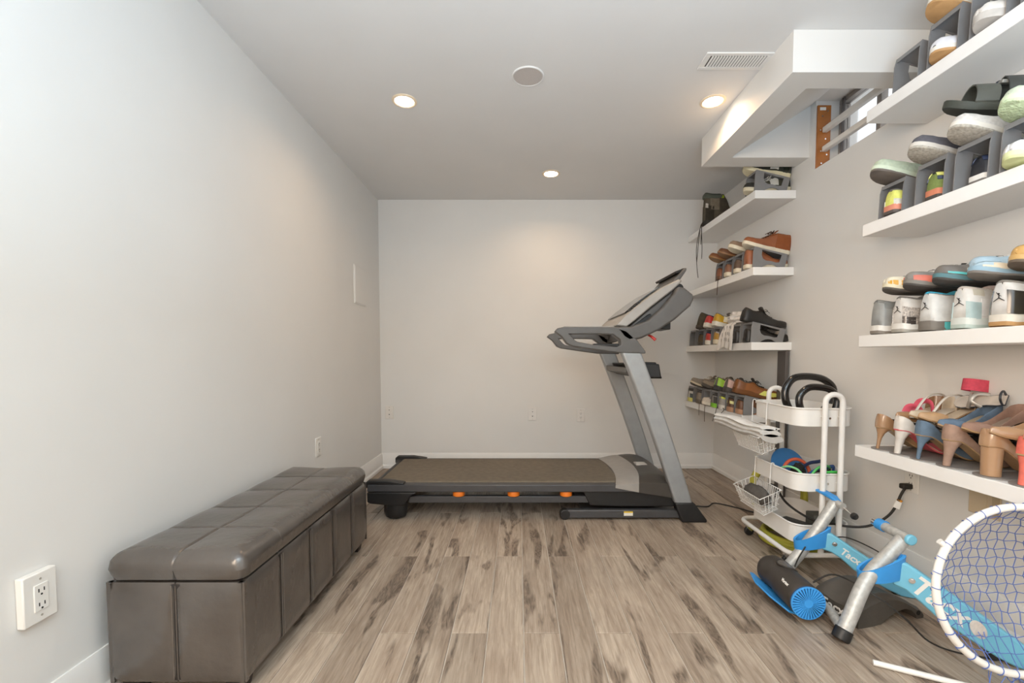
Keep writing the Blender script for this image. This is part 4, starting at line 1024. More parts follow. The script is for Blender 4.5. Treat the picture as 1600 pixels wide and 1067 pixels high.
# near third shelf: double row of basketball sneakers
E_blk = mat('emblem_black', S('#2b2a2a'), .5, 0, 0)
B3 = [1.893, 1.775, 1.655, 1.528, 1.402, 1.278]
grey = l('#9b9d9c')
make_shoe('mid', 'light grey high sneaker with white midsole at the shelf end', lower(1.50, B3[0], zC, -.05), grey, rubber('#8a8279'), lining=c('#7e8080'), midsole=rubber('#e4e1db'), tongue=c('#8b8d8c'), laces=c('#a9abaa'), patches=[('ankle_panel', l('#8f9291'), (.05,.32,.5,.95)), ('heel_tab', l('#8a8c8a'), (0,.05,.75,1)), ('mudguard', l('#a7a9a7'), (.55,1,0,.4))])
eleph = mat('cracked_print', S('#b5aca4'), .6, 0, .55, 160)
make_shoe('mid', 'white sneaker with cracked grey print heel and black mark', lower(1.495, B3[1], zC, .0), l('#dedad5'), rubber('#a9a49b'), lining=c('#83807c'), midsole=rubber('#e4e1db'), tongue=c('#8f8c87'), laces=c('#dedad5'), patches=[('heel_counter', eleph, (0,.24,.0,.42)), ('heel_clip', mat('dark_chrome', S('#57504c'), .25, .4), (0,.16,0,.16)), ('mudguard', eleph, (.62,1,0,.4))], emblem=E_blk)
make_shoe('mid', 'white sneaker with thick taupe sole and turquoise pods', lower(1.495, B3[2], zC, -.02), l('#dcdcda'), rubber('#78726b'), lining=mat('turquoise_lining', S('#3fb4d6'), .7, 0, .06), midsole=rubber('#7c766f'), tongue=c('#5cc0d8'), laces=c('#dedad5'), patches=[('mudguard', l('#dfdfdd'), (.5,1,0,.4)), ('collar_band', l('#6d6661'), (.0,.36,.86,1)), ('pod', l('#5fbfc0'), (.12,.2,-.2,.0)), ('pod', l('#5fbfc0'), (.34,.42,-.2,.0))], emblem=E_blk)
make_shoe('mid', 'all white sneaker with pale mint heel and pink tongue', lower(1.495, B3[3], zC, .03), l('#dedcd8'), rubber('#b7c4bd'), lining=c('#cfc7c0'), midsole=rubber('#d5dad5'), tongue=c('#dccbc5'), laces=c('#e3dfda'), patches=[('heel_counter', l('#a9bdbd'), (0,.12,0,.34)), ('side_panel', l('#e6e4e1'), (.12,.6,.05,.45)), ('ankle_ring', l('#cfcabb'), (.05,.16,.55,.8))], emblem=E_blk)
make_shoe('mid', 'white sneaker with black patent side and gum sole', lower(1.495, B3[4], zC, .04), l('#dad8d5'), gum, lining=c('#8d8a85'), midsole=rubber('#ddd7cc'), tongue=c('#d5cdbf'), laces=c('#dedad5'), patches=[('patent_band', patent('#3a3632'), (.0,1,.02,.5)), ('ankle_panel', l('#cbc5b5'), (.2,.36,.55,.95))], emblem=E_blk)
neon = l('#dadd8a')
make_shoe('mid', 'neon yellow sneaker with grey windows at the right photo edge', lower(1.495, B3[5], zC, .05), neon, rubber('#8b8583'), lining=c('#7a7577'), midsole=rubber('#dcdf92'), tongue=c('#8c8789'), laces=c('#dadd8a'), patches=[('window_patch', c('#8f8783'), (.06,.26,.22,.44)), ('window_patch', c('#8a8380'), (.06,.18,.62,.82)), ('side_panel', l('#a3a0a5'), (.36,.55,.35,.85))])
# rear row: a hidden dark riser carries the second pair of each shoe
rs = MB().prism([(1.53,.10),(1.73,.10),(1.73,.0008),(1.742,.0008),(1.742,.114),(1.53,.114)], [], lambda a, b: (a, 1.10, zC+b), lambda a, b: (a, 1.94, zC+b)) 
rk = thing('shoe_riser', 'dark shelf riser behind the lower sneakers, almost fully hidden', 'riser', (1.74, 1.5, zC))
MB().box(1.712, 1.742, 1.12, 1.935, zC+.128, zC+.134).build('rail', M_black, rk, rk.location)
for y in (1.13, 1.92): MB().box(1.736, 1.742, y-.006, y+.006, zC+.0008, zC+.13).build('leg', M_black, rk, rk.location)
def row2(y, X=1.742, yaw=0, z=.149, pitch=2): return T((X, y, zC+z)) @ Rz(PI+yaw) @ Ry(-math.radians(pitch))
make_shoe('runner', 'white sneaker with yellow sole patch and grey stripe, on top at the shelf end', row2(1.765, 1.745, -.14), l('#d6cfbf'), rubber('#5d5853'), lining=c('#3b3937'), midsole=rubber('#ded6bb'), bow=False, laces=c('#8b8885'), patches=[('toe_cap', l('#e0d9c2'), (.8,1,.0,.6)), ('yellow_patch', l('#d9a437'), (.84,.99,0,.3)), ('grey_band', l('#6e6a6b'), (.5,.8,.62,.95))])
make_shoe('runner', 'grey and white sneaker with coral side patch, second on top', row2(1.672, 1.745, -.12), l('#8b8782'), rubber('#4d4946'), lining=c('#3b3937'), midsole=rubber('#84807a'), bow=False, laces=c('#e3e0da'), patches=[('coral_patch', l('#d0705c'), (.6,.97,.0,.34)), ('lace_panel', l('#dcd8d1'), (.42,.75,.6,.95)), ('heel_counter', l('#6c6762'), (0,.2,0,.8))])
make_shoe('runner', 'dark grey sneaker with turquoise streaks, third on top', row2(1.555, 1.745, -.10), l('#6f6a65'), rubber('#4a4643'), lining=c('#3b3937'), midsole=rubber('#5a7f86'), bow=False, laces=c('#dcd8d1'), patches=[('streak', l('#5fbcbd'), (.62,.95,.06,.16)), ('streak', l('#5fbcbd'), (.45,.75,.26,.36)), ('white_panel', l('#d8d4ce'), (.35,.58,.4,.9))])
make_shoe('runner', 'light blue and white sneaker lying on the top row', row2(1.435, 1.745, -.08), l('#a9bfcb'), rubber('#7d7873'), lining=c('#54617a'), midsole=rubber('#94b1c2'), bow=False, laces=c('#d8d5cf'), patches=[('beige_stripe', l('#d3c4ac'), (.6,.9,.1,.24)), ('beige_stripe', l('#d8cdb8'), (.72,.97,.0,.1)), ('white_panel', l('#dbd6d0'), (.36,.66,.5,.98)), ('toe_cap', l('#a3bac8'), (.84,1,.3,1))])
make_shoe('runner', 'glossy tan and white sneaker on the top row near the photo edge', row2(1.318, 1.745, -.06, z=.158), patent('#c59a58'), rubber('#6a5d50'), lining=c('#5b5550'), midsole=patent('#c9a468'), bow=False, laces=c('#d8cfc5'), patches=[('white_panel', l('#dcd6cd'), (.5,.78,.25,.7)), ('grey_panel', l('#77716b'), (.25,.5,.45,.95))])
make_shoe('runner', 'grey ribbed sneaker cut off by the right photo edge', row2(1.208, 1.745, -.05, z=.155), mat('ribbed_grey', S('#6f6a63'), .8, 0, .2, 200, .3, 300), rubber('#5d5650'), lining=c('#4b4744'), midsole=rubber('#6a645d'))

# near lowest shelf: high heels on holders with round base pads
M_pad = mat('grey_pad', S('#86807b'), .55, 0, .04, 30)
PY = [1.862, 1.768, 1.672, 1.565, 1.435, 1.325]
def heel_rack(y, lb):
    t = thing('heel_holder', lb, 'shoe holder', (1.485, y, zD), 'heel holders with oval pads')
    o_ = t.location
    pts = [(1.535+.042*math.cos(a), y+.05*math.sin(a)) for a in np.linspace(PI/2, 3*PI/2, 15)]+[(1.738, y-.05), (1.738, y+.05)]
    MB().prism(pts, [], lambda a, b: (a, b, zD+.0008), lambda a, b: (a, b, zD+.0045)).build('base_pad', M_pad, t, o_)
    MB().prism([(1.565,.128),(1.735,.094),(1.735,.088),(1.565,.122)], [], lambda a, b: (a, y-.043, zD+b), lambda a, b: (a, y+.043, zD+b)).build('sloping_platform', M_black, t, o_)
    MB().box(1.715, 1.735, y-.02, y+.02, zD+.0045, zD+.089).build('rear_post', M_black, t, o_)
    return t
for y, q in zip(PY, ('under the nude stiletto at the shelf end', 'under the white block-heel sandal', 'under the blue suede heel', 'under the mauve pump', 'under the chunky patent heel', 'under the coral pump')):
    heel_rack(y, 'grey oval heel pad with black sloping rest '+q)
nude, nudep, solem = patent('#ad8867'), patent('#a5805f'), l('#a88a66')
HZ = .0056
def pin(y, x=1.503, yaw=0): return T((x, y, zD+HZ)) @ Rz(yaw)
def pout(y, x=1.735, z=.062, yaw=0, pitch=9): return T((x, y, zD+z+.034)) @ Rz(PI+yaw) @ Ry(-math.radians(pitch))
make_pump('nude patent stiletto pump at the left end of the heel shelf', pin(PY[0], 1.500, -.08), nudep, solem, .088, 'stiletto', l('#c9b49a'))
t_, k_ = make_pump('white sandal with slim heel and pink sole beneath', pin(PY[1], 1.500, -.05), l('#d3ccc4'), l('#d8606a'), .092, 'thick', l('#cdbfae'), open_mid=True, toe=l('#d8606a'), straps=[('strap', l('#d8d2ca'), [(.03,-.03,.15),(.10,-.034,.13),(.17,-.03,.05)], .004, 1.8), ('strap', l('#d8d2ca'), [(.03,.03,.15),(.10,.034,.13),(.17,.03,.05)], .004, 1.8)])
make_pump('blue suede heel with pinked cuff', pin(PY[2], 1.500, -.05), suede('#66788a'), solem, .088, 'stiletto', l('#3c4652'), open_mid=False)
make_pump('mauve suede pump with slim flared heel', pin(PY[3], 1.502, -.03), suede('#a08474'), l('#a98b66'), .09, 'thick', l('#c2ad98'), L=.24, W=.082)
make_pump('nude patent pump with chunky block heel', pin(PY[4], 1.502, .0), nude, l('#a5825e'), .095, 'block', l('#c9b49a'), L=.24, W=.086)
make_pump('coral suede pump with thick heel at the right photo edge', pin(PY[5], 1.502, .0), suede('#db7263'), l('#b0936c'), .088, 'thick', l('#d9bfa8'), L=.24, W=.082)
# upper row
pk = l('#e8637a')
t_, k_ = make_pump('pointed nude heel with hot pink straps on the top row', pout(PY[0]-.02, 1.735, .066, .25), nudep, solem, .07, 'stiletto', l('#c9b49a'), open_mid=True, straps=[('strap', pk, [(.14,-.036,.02),(.145,-.02,.062),(.145,.02,.062),(.14,.036,.02)], .013, .25), ('strap', pk, [(.09,-.034,.04),(.09,-.02,.09),(.09,.02,.09),(.09,.034,.04)], .013, .25)])
make_pump('beige flat pointed shoe with thin ankle straps on the top row', pout(PY[1]+.01, 1.745, .078, .2), l('#cbbba4'), solem, .06, 'stiletto', l('#d6cab8'), open_mid=True, straps=[('strap', l('#d6d0c6'), [(.0,-.03,.09),(.05,-.034,.12),(.12,-.033,.10),(.17,-.03,.03)], .003, 1.8), ('strap', l('#d6d0c6'), [(.0,.03,.09),(.05,.034,.12),(.12,.033,.10),(.17,.03,.03)], .003, 1.8)])
t_, k_ = make_pump('nude open heel with wide pink ankle cuff', pout(PY[2]+.025, 1.742, .078, .05), l('#b99c7e'), l('#a5825e'), .07, 'stiletto', l('#c9b49a'), open_mid=True, toe=l('#b8946e'))
b_ = band(lambda a: (.028+.046*math.cos(a), .034*math.sin(a)), .142, .186); bo_ = b_.build('ankle_cuff', cloth('#d8556a'), t_, smooth=40)
MB().loft([[Vector((.002,-.02,.11)), Vector((.002,.02,.11)), Vector((.006,.02,.112)), Vector((.006,-.02,.112))], [Vector((-.012,-.026,.15)), Vector((-.012,.026,.15)), Vector((-.008,.026,.15)), Vector((-.008,-.026,.15))]]).build('back_strap', l('#a58a6c'), t_)
make_pump('pointed tan heel with blue suede upper on the top row', pout(PY[2]-.055, 1.725, .064, .12), suede('#66788c'), l('#ab8a64'), .065, 'stiletto', l('#b39a7c'))
make_pump('taupe suede pointed heel seen sole first on the top row', pout(PY[3]-.03, 1.735, .064, .1), suede('#97796a'), l('#ab8a64'), .07, 'stiletto', l('#9a8878'))
make_pump('large nude patent pump lying on the top row', pout(PY[4]-.012, 1.738, .064, .05), nude, l('#a5825e'), .075, 'thick', l('#c5b8a2'), L=.25, W=.086)
make_pump('coral pump on the top row at the right photo edge', pout(PY[5]-.005, 1.735, .064), suede('#db7263'), l('#b0936c'), .07, 'thick', l('#d9c2a6'), L=.24, W=.082)
t_ = thing('strappy_sandal', 'silver and black strappy sandal leaning on the wall above the heels', 'sandal', (1.7, 1.58, zD+.13))
mb = MB(); prof = [(0,.028),(.03,.032),(.08,.028),(.13,.036),(.19,.040),(.22,.03),(.235,.01)]
MB().loft([[Vector((x,-w_,0)),Vector((x,w_,0)),Vector((x,w_,.006)),Vector((x,-w_,.006))] for x, w_ in prof]).build('sole', l('#3a3f47'), t_, smooth=40)
MB().loft([[Vector((x,-w_*.9,.0062)),Vector((x,w_*.9,.0062)),Vector((x,w_*.9,.008)),Vector((x,-w_*.9,.008))] for x, w_ in prof]).build('insole', l('#c9bfb4'), t_, smooth=40)
for x0, x1 in ((.08,.16),(.16,.10)):
    MB().tube(smoothpath([(x0,-.036,.004),(x0*.6+x1*.4,-.02,.04),(x0*.4+x1*.6,.02,.04),(x1,.036,.004)], 6), .006, 8, flat=1.6).build('strap', mat('silver_strap', S('#b9b3ab'), .35, .4), t_, smooth=50)
MB().tube(smoothpath([(.01,-.028,.006),(-.01,-.024,.05),(-.012,.0,.06),(-.01,.024,.05),(.01,.028,.006)], 6), .005, 8).build('strap', leather('#3b4046'), t_, smooth=50)
t_.matrix_world = T((1.715, 1.565, zD+.235)) @ Rz(math.radians(97)) @ Ry(math.radians(8)) @ Rx(math.radians(-60)) @ Matrix.Scale(.72, 4)

# ------------------------------------------------------------ rolling trolley
TX0, TX1, TY0_, TY1_ = 1.305, 1.578, 2.078, 2.492
tr = thing('utility_trolley', 'white three-tier rolling trolley beside the far shelves', 'trolley', (1.44, 2.285, 0)); tro = tr.location
def rrect(x0, x1, y0, y1, r, n=7):
    out = []
    for cx, cy, a in ((x1-r, y1-r, 0), (x0+r, y1-r, PI/2), (x0+r, y0+r, PI), (x1-r, y0+r, 1.5*PI)):
        out += [(cx+r*math.cos(a+PI/2*i/n), cy+r*math.sin(a+PI/2*i/n)) for i in range(n+1)]
    return out
for zt, zb in ((.757, .674), (.448, .366), (.203, .116)):
    o_ = rrect(TX0, TX1, TY0_, TY1_, .062); i_ = rrect(TX0+.003, TX1-.003, TY0_+.003, TY1_-.003, .059)
    rings = [[Vector((x, y, zb)) for x, y in o_], [Vector((x, y, zt)) for x, y in o_], [Vector((x, y, zt)) for x, y in i_], [Vector((x, y, zb+.004)) for x, y in i_]]
    tray = MB().loft(rings).build('tray', M_white, tr, tro, smooth=40)
    MB().tube([Vector((x, y, zt)) for x, y in rrect(TX0-.002, TX1+.002, TY0_-.002, TY1_+.002, .064)], .0042, 8, closed=True).build('rolled_rim', M_white, tray, tro, smooth=60)
    for yy, s_ in ((TY0_, -1), (TY1_, 1)):
        MB().cyl((1.452, yy, zt-.045), (1.452, yy+s_*.003, zt-.045), .005, n=12).build('screw', M_chrome, tray, tro, smooth=40)
for yy in (2.052, 2.518):
    path = [(1.412, yy, .075)]+[(1.412, yy, z) for z in (.3, .5, .7, .79)]+[(1.452+.04*math.cos(a), yy, .79+.036*math.sin(a)) for a in np.linspace(PI, 0, 13)[1:-1]]+[(1.492, yy, z) for z in (.79, .7, .5, .3, .075)]
    MB().tube(path, .0125, 12).build('handle_frame', M_white, tr, tro, smooth=60)
    for zt in (.72, .41, .16):
        for xx in (1.412, 1.492):
            a, b = sorted((yy, TY0_ if yy < 2.2 else TY1_)); MB().cyl((xx, a, zt), (xx, b, zt), .004, n=8).build('bolt', M_white, tr, tro)
MB().tube([Vector((x, y, .078)) for x, y in rrect(1.268, 1.60, 2.04, 2.53, .06)], .0115, 10, closed=True).build('base_frame', M_white, tr, tro, smooth=60)
for xx in (1.285, 1.585):
    for yy in (2.11, 2.47):
        cs = MB().cyl((xx, yy, .052), (xx, yy, .068), .015, n=16).build('caster', M_chrome, tr, tro, smooth=40)
        MB().prism([(xx-.018,.062),(xx+.012,.062),(xx+.026,.035),(xx+.018,.022),(xx-.004,.04)], [], lambda a, b: (a, yy-.013, b), lambda a, b: (a, yy+.013, b)).build('caster_fork', M_chrome, cs, tro, bevel=.002)
        MB().cyl((xx+.008, yy-.010, .0255), (xx+.008, yy+.010, .0255), .025, n=20).build('caster_wheel', M_black, cs, tro, bevel=.004)
# hanging wire baskets
def basket(label, y0, y1, zi, zo, hooks, ztop):
    t = thing('wire_basket', label, 'basket', (1.25, (y0+y1)/2, zo), 'wire baskets hooked on the trolley')
    xi, xo = 1.292, 1.185
    rim = [(xi,y0,zi),(xi,y1,zi),(xo,y1,zo),(xo,y0,zo)]
    bx = [(xi-.004,y0+.02,zi-.10),(xi-.004,y1-.02,zi-.10),(xo+.032,y1-.02,zo-.085),(xo+.032,y0+.02,zo-.085)]
    R = [Vector(p) for p in rim]; B = [Vector(p) for p in bx]
    MB().tube(R, .0028, 6, closed=True).build('rim_wire', M_white, t, t.location, smooth=60)
    MB().tube(B, .0022, 6, closed=True).build('base_wire', M_white, t, t.location, smooth=60)
    mb = MB(); n = 15
    for k_ in range(1, n):
        q = k_/n
        a, b, c_, d = R[0].lerp(R[1], q), B[0].lerp(B[1], q), B[3].lerp(B[2], q), R[3].lerp(R[2], q)
        mb.tube([a, b, c_, d], .0017, 4)
    for k_ in range(1, 5):
        q = k_/5
        mb.tube([R[0].lerp(R[3], q), B[0].lerp(B[3], q), B[1].lerp(B[2], q), R[1].lerp(R[2], q)], .0017, 4)
    for q in (.4, .75): mb.tube([R[i].lerp(B[i], q) for i in range(4)], .0013, 4, closed=True)
    g = mb.build('wire_mesh', M_white, t, t.location, smooth=60); g['kind'] = 'stuff'
    for y in hooks:
        MB().tube(smoothpath([(1.312,y,ztop-.012),(1.311,y,ztop+.004),(1.303,y,ztop+.0075),(1.296,y,ztop+.002),(1.2945,y,ztop-.03),(1.293,y,zi)], 4), .0026, 6).build('hook', M_white, t, t.location, smooth=60)
    return t
basket('white wire basket on the upper trolley tray, filled with folded white fabric', 2.20, 2.48, .642, .598, (2.465, 2.325), .757)
basket('white wire basket on the middle trolley tray, holding a dark grey cloth', 2.17, 2.44, .345, .298, (2.425, 2.275), .448)
fp = thing('folded_fabric', 'folded white and pale grey fabric bundle lying in the upper wire basket', 'fabric', (1.22, 2.35, .58))
rng = random.Random(5)
for k_ in range(3):
    rings = []
    for i in range(13):
        q = i/12; y = 2.19+q*.33; cx = 1.252-.085*q-.012*k_; z = .594+.025*k_+.04*q+.005*math.sin(q*9+k_)
        wd = .058-.008*k_+.004*math.sin(q*7+k_*2); th = [.022,.02,.013][k_]
        rings.append([Vector((cx+wd*math.cos(a)*(.9+.1*math.cos(2*a)), y, z-.018*math.cos(a)*0+th*math.sin(a)-.35*(cx-1.24-wd*math.cos(a))*-.3)) for a in np.linspace(0, 2*PI, 18, endpoint=False)])
    MB().loft(rings).build('fold', mat(['fabric_w1','fabric_w2','fabric_w3','fabric_w4'][k_], S(['#b7b2ac','#c9c6c1','#d5d3cf','#dcdad6'][k_]), .8, 0, .08, 30, .15, 40), fp, fp.location, smooth=60)
gc = crumple('dark_cloth', (1.243, 2.305, .285), (.038, .105, .045), 12, .22).build('dark_cloth', suede('#5b5651'), off=(1.243, 2.305, .25), smooth=60)
gc.location = (1.243, 2.305, .25); tag(gc, 'dark grey cloth shoe cover lying in the lower wire basket', 'cloth')
# push-up bars standing on the top tray
def bar_ring(label, pts, Y, r, yb, lean):
    t = thing('push_up_bar', label, 'push-up bar', (pts[0][0], Y, .68), 'black push-up bars')
    path = smoothpath([Vector((x, Y+lean*(z-.68), z)) for x, z in pts], 6, closed=True)
    MB().tube(path, r, 12, closed=True).build('grip_ring', M_blackg, t, t.location, smooth=60)
    xs = [p[0] for p in pts]; x0, x1 = min(xs)+.03, max(xs)-.03
    MB().tube(smoothpath([(x0,Y-.03,.692),(x0+.02,Y-.05,.692),(x1-.02,Y-.05,.692),(x1,Y-.03,.692)], 5), r*.8, 10).build('foot_bar', M_blackg, t, t.location, smooth=60)
    return t
bar_ring('large glossy black push-up bar at the rear of the top tray', [(1.425,.70),(1.385,.765),(1.385,.835),(1.43,.888),(1.51,.897),(1.585,.88),(1.63,.83),(1.60,.755),(1.55,.70),(1.49,.697)], 2.30, .0185, 0, .1)
bar_ring('smaller glossy black push-up bar at the front of the top tray', [(1.405,.70),(1.372,.755),(1.372,.81),(1.415,.848),(1.475,.85),(1.525,.835),(1.553,.79),(1.535,.72),(1.50,.70),(1.45,.697)], 2.17, .0165, 0, .05)
# exercise gear on the middle tray
def disc(label, M, r, m, th=.012):
    o = MB().lathe([(.0001,0),(r*.96,0),(r,th*.3),(r,th*.7),(r*.96,th),(r*.25,th*1.15),(.0001,th*1.15)], 36).build('core_slider', m, smooth=40)
    o.matrix_world = M; return tag(o, label, 'exercise disc')
disc('blue core slider disc standing in the middle trolley tray', T((1.435, 2.36, .418)) @ Rz(.15) @ Rx(math.radians(62)), .098, mat('slider_blue', S('#2e6fa8'), .4, 0, .05, 20))
o = MB().tube([(1.415+.068*math.cos(a), 2.255+.012*math.sin(a), .402+.075*math.sin(a)) for a in np.linspace(0, PI, 21)], .0085, 10).build('resistance_loop', rubber('#c25a3c'), smooth=60); tag(o, 'orange red rubber loop arching out of the middle tray', 'exercise band', 'exercise bands in the trolley')
o = crumple('pouch', (1.398, 2.215, .418), (.034, .03, .05), 21, .2).build('drawstring_pouch', cloth('#262422'), off=(1.398, 2.215, .372), smooth=50); o.location = (1.398, 2.215, .372); tag(o, 'small black drawstring pouch in front of the blue disc', 'pouch')
o = MB().tube(smoothpath([(1.405,2.13,.40),(1.40,2.118,.43),(1.43,2.12,.466),(1.475,2.14,.473),(1.52,2.17,.462),(1.55,2.22,.44),(1.545,2.28,.41)], 6), .0058, 8).build('resistance_tube', rubber('#5fc06c'), smooth=60); tag(o, 'bright green resistance tube looping above the tray rim', 'exercise band', 'exercise bands in the trolley')
o = MB().tube(smoothpath([(1.43,2.105,.43),(1.46,2.098,.452),(1.51,2.098,.454),(1.545,2.12,.445),(1.53,2.16,.425)], 6), .006, 8).build('resistance_tube', rubber('#4fc257'), smooth=60); tag(o, 'lime green resistance tube lying along the front rim', 'exercise band', 'exercise bands in the trolley')
o = MB().tube(smoothpath([(1.33,2.24,.44),(1.34,2.20,.456),(1.36,2.16,.45),(1.38,2.14,.42)], 6), .0055, 8).build('resistance_tube', rubber('#8ed497'), smooth=60); tag(o, 'pale green tube end at the left rim of the middle tray', 'exercise band', 'exercise bands in the trolley')
for k_, (lb, h, dz) in enumerate((('dark blue flat band bundle at the right of the middle tray', '#33538c', .0), ('charcoal band strip below the blue bands', '#47403c', -.02), ('navy band loop sticking up at the right of the middle tray', '#273355', .016))):
    y = 2.17+.03*k_
    o = MB().tube(smoothpath([(1.425,y,.425+dz),(1.47,y+.01,.447+dz),(1.52,y+.02,.452+dz),(1.562,y+.03,.455+dz),(1.57,y+.04,.43+dz)], 5), .009, 8, flat=.5).build('flat_band', rubber(h), smooth=60); tag(o, lb, 'exercise band', 'exercise bands in the trolley')
# dark gear on the lowest tray
o = MB().box(-.05, .05, -.075, .075, 0, .055).build('black_case', mat('black_case', S('#3d3b38'), .6, 0, .1, 20), bevel=.012); o.matrix_world = T((1.385, 2.21, .1205)) @ Rz(.5); tag(o, 'dark grey case lying in the lowest trolley tray', 'case')
o = MB().box(-.05, .05, -.04, .04, 0, .10).build('charger_box', mat('charger_black', S('#4a4a44'), .5, 0, .1, 20), bevel=.006); o.matrix_world = T((1.505, 2.20, .1205)) @ Rz(-.1); tag(o, 'black charger box standing in the lowest trolley tray', 'box')
cordm = rubber('#2c2926')
co = thing('extension_cord', 'black cord running from the trolley to the plug on the right wall', 'cord', (1.5, 2.2, .2))
MB().tube(smoothpath([(1.36,2.40,.31),(1.372,2.36,.305),(1.385,2.28,.245),(1.42,2.16,.212),(1.48,2.09,.209),(1.56,2.04,.212),(1.62,2.01,.235),(1.665,1.985,.285),(1.69,1.975,.335),(1.705,1.97,.385),(1.722,1.967,.418),(1.735,1.966,.428)], 8), .0058, 8).build('cable', cordm, co, co.location, smooth=60)
MB().box(1.700, 1.744, 1.952, 1.98, .413, .437).build('plug', cordm, co, co.location, bevel=.006)
MB().loft([[(1.672,1.972,.33),(1.684,1.972,.36),(1.700,1.963,.352),(1.690,1.963,.322)],[(1.672,1.966,.33),(1.684,1.966,.36),(1.700,1.957,.352),(1.690,1.957,.322)]]).build('paper_tag', M_plate, co, co.location)
MB().tube([(1.695,1.974,.362),(1.702,1.972,.358),(1.706,1.966,.352)], .007, 8).build('tag_clip', mat('clip_orange', S('#c98a2a'), .5), co, co.location)
# yellow green coil behind / beneath the trolley
hose = thing('exercise_hose', 'yellow green coiled rubber hose lying behind and under the trolley', 'hose', (1.47, 2.42, 0))
M_hose = rubber('#a9a740')
path = []
for i in range(92):
    a = i/91*2*PI*3.2; q = i/91
    path.append((1.452+(.135-.02*q)*math.cos(a), 2.35+(.165-.02*q)*math.sin(a), .016+.05*q))
MB().tube(path, .014, 8).build('lower_coil', M_hose, hose, hose.location, smooth=60)
path = [(1.53+.155*math.cos(a), 2.60+.012*math.sin(2*a)+.03*(math.sin(a)), .205+.165*math.sin(a)) for a in np.linspace(-PI*.5, PI*1.5, 40)]
MB().tube(path, .014, 8).build('upright_coil', M_hose, hose, hose.location, smooth=60)
MB().tube([(p[0]+.006, p[1]+.032, p[2]+.01) for p in path], .013, 8).build('upright_coil', M_hose, hose, hose.location, smooth=60)

# ------------------------------------------------------------ bike trainer
bt_ = thing('bike_trainer', 'blue and silver folding bike trainer with a black roller unit on the floor', 'bike trainer', (1.35, 1.72, 0)); bo_ = bt_.location
M_galv = mat('hammered_silver', S('#b9b8b4'), .45, .35, .16, 60, .1, 120)
M_b1 = mat('trainer_blue', S('#3c95dc'), .4, 0, .03, 20); M_b2 = mat('trainer_light_blue', S('#78bfd9'), .4, 0, .03, 20)
M_let = mat('white_lettering', S('#eeeae4'), .5, 0, 0)
leg2 = smoothpath([(1.143,1.540,.014),(1.185,1.552,.09),(1.229,1.568,.165),(1.275,1.582,.222),(1.335,1.594,.272),(1.40,1.602,.335)], 6)
leg1 = smoothpath([(1.175,1.985,.014),(1.215,1.985,.045),(1.262,1.982,.105),(1.318,1.98,.185),(1.372,1.98,.268),(1.42,1.98,.345)], 6)
MB().tube(leg2, .0245, 16).build('leg', M_galv, bt_, bo_, smooth=60); MB().tube(leg1, .0245, 16).build('leg', M_galv, bt_, bo_, smooth=60)
d_ = (Vector(leg2[2])-Vector(leg2[0])).normalized(); p_ = Vector(leg2[0])
MB().cyl(p_-d_*.014, p_+d_*.026, .0285, n=20).build('foot_cap', M_black, bt_, bo_, bevel=.004)
d_ = (Vector(leg1[2])-Vector(leg1[0])).normalized(); p_ = Vector(leg1[0])
MB().cyl(p_-d_*.014, p_+d_*.026, .0285, n=20).build('foot_cap', M_black, bt_, bo_, bevel=.004)
MB().tube([(1.155,1.555,.034),(1.185,1.66,.034),(1.20,1.85,.034),(1.195,1.96,.034)], .017, 12).build('cross_tube', M_galv, bt_, bo_, smooth=60)
def collar(c, rx, ry, h, tilt, M):
    rings = []
    for q, g in ((-.5, 1.0), (.5, 1.08), (.5, .93), (-.5, .86)):
        rings.append([M @ Vector((rx*g*math.cos(a)*(1 if math.cos(a) < 0 else 1.25), ry*g*math.sin(a)*(1-.25*max(0, math.cos(a))), h*q*(1+.35*math.cos(a))+tilt*math.cos(a))) for a in np.linspace(0, 2*PI, 32, endpoint=False)])
    return MB().loft(rings+[rings[0]], caps=False)
aD = Vector((.83, -.55, 0)).normalized(); aD1 = Vector((.88, -.47, 0)).normalized()
for c_, dd in (((1.303,1.588,.226), aD), ((1.312,1.980,.176), aD1)):
    ang = math.atan2(dd.y, dd.x)
    collar(c_, .062, .036, .062, .024, T(c_) @ Rz(ang*.4)).build('collar', M_b1, bt_, bo_, smooth=50)
def arm(P0, d, prof, th, m):
    n = Vector((-d.y, d.x, 0)); P0 = Vector(P0)
    return MB().prism(prof, [], lambda s, z: P0+d*s+n*th+Vector((0,0,z)), lambda s, z: P0+d*s-n*th+Vector((0,0,z)))
prof = [(-.005,.272),(.03,.270),(.07,.246),(.30,.094),(.36,.05),(.375,.0),(.31,.0),(.26,.018),(.12,.098),(.07,.142),(.03,.174),(-.005,.184)]
arm((1.352,1.575,0), aD, prof, .014, M_b2).build('arm', M_b2, bt_, bo_, bevel=.006)
prof1 = [(-.005,.222),(.03,.218),(.07,.192),(.26,.075),(.31,.045),(.32,.0),(.275,.0),(.22,.02),(.11,.075),(.065,.115),(.03,.135),(-.005,.142)]
arm((1.362,1.965,0), aD1, prof1, .014, M_b2).build('arm', M_b2, bt_, bo_, bevel=.006)
def textmat(P0, d, slope, n_off):
    x = (d*math.cos(slope)+Vector((0,0,math.sin(slope)))).normalized(); nrm = d.cross(Vector((0,0,1))).normalized(); y = nrm.cross(x)
    Mx = Matrix((x, y, nrm)).transposed().to_4x4(); Mx.translation = Vector(P0)+nrm*n_off; return Mx
text('Tacx', .086, M_let, bt_, textmat(Vector((1.352,1.575,.186))+aD*.036-bo_, aD, math.radians(-33.5), .0146))
text('Tacx', .040, M_let, bt_, textmat(Vector((1.362,1.965,.142))+aD1*.058-bo_, aD1, math.radians(-31.5), .0146))
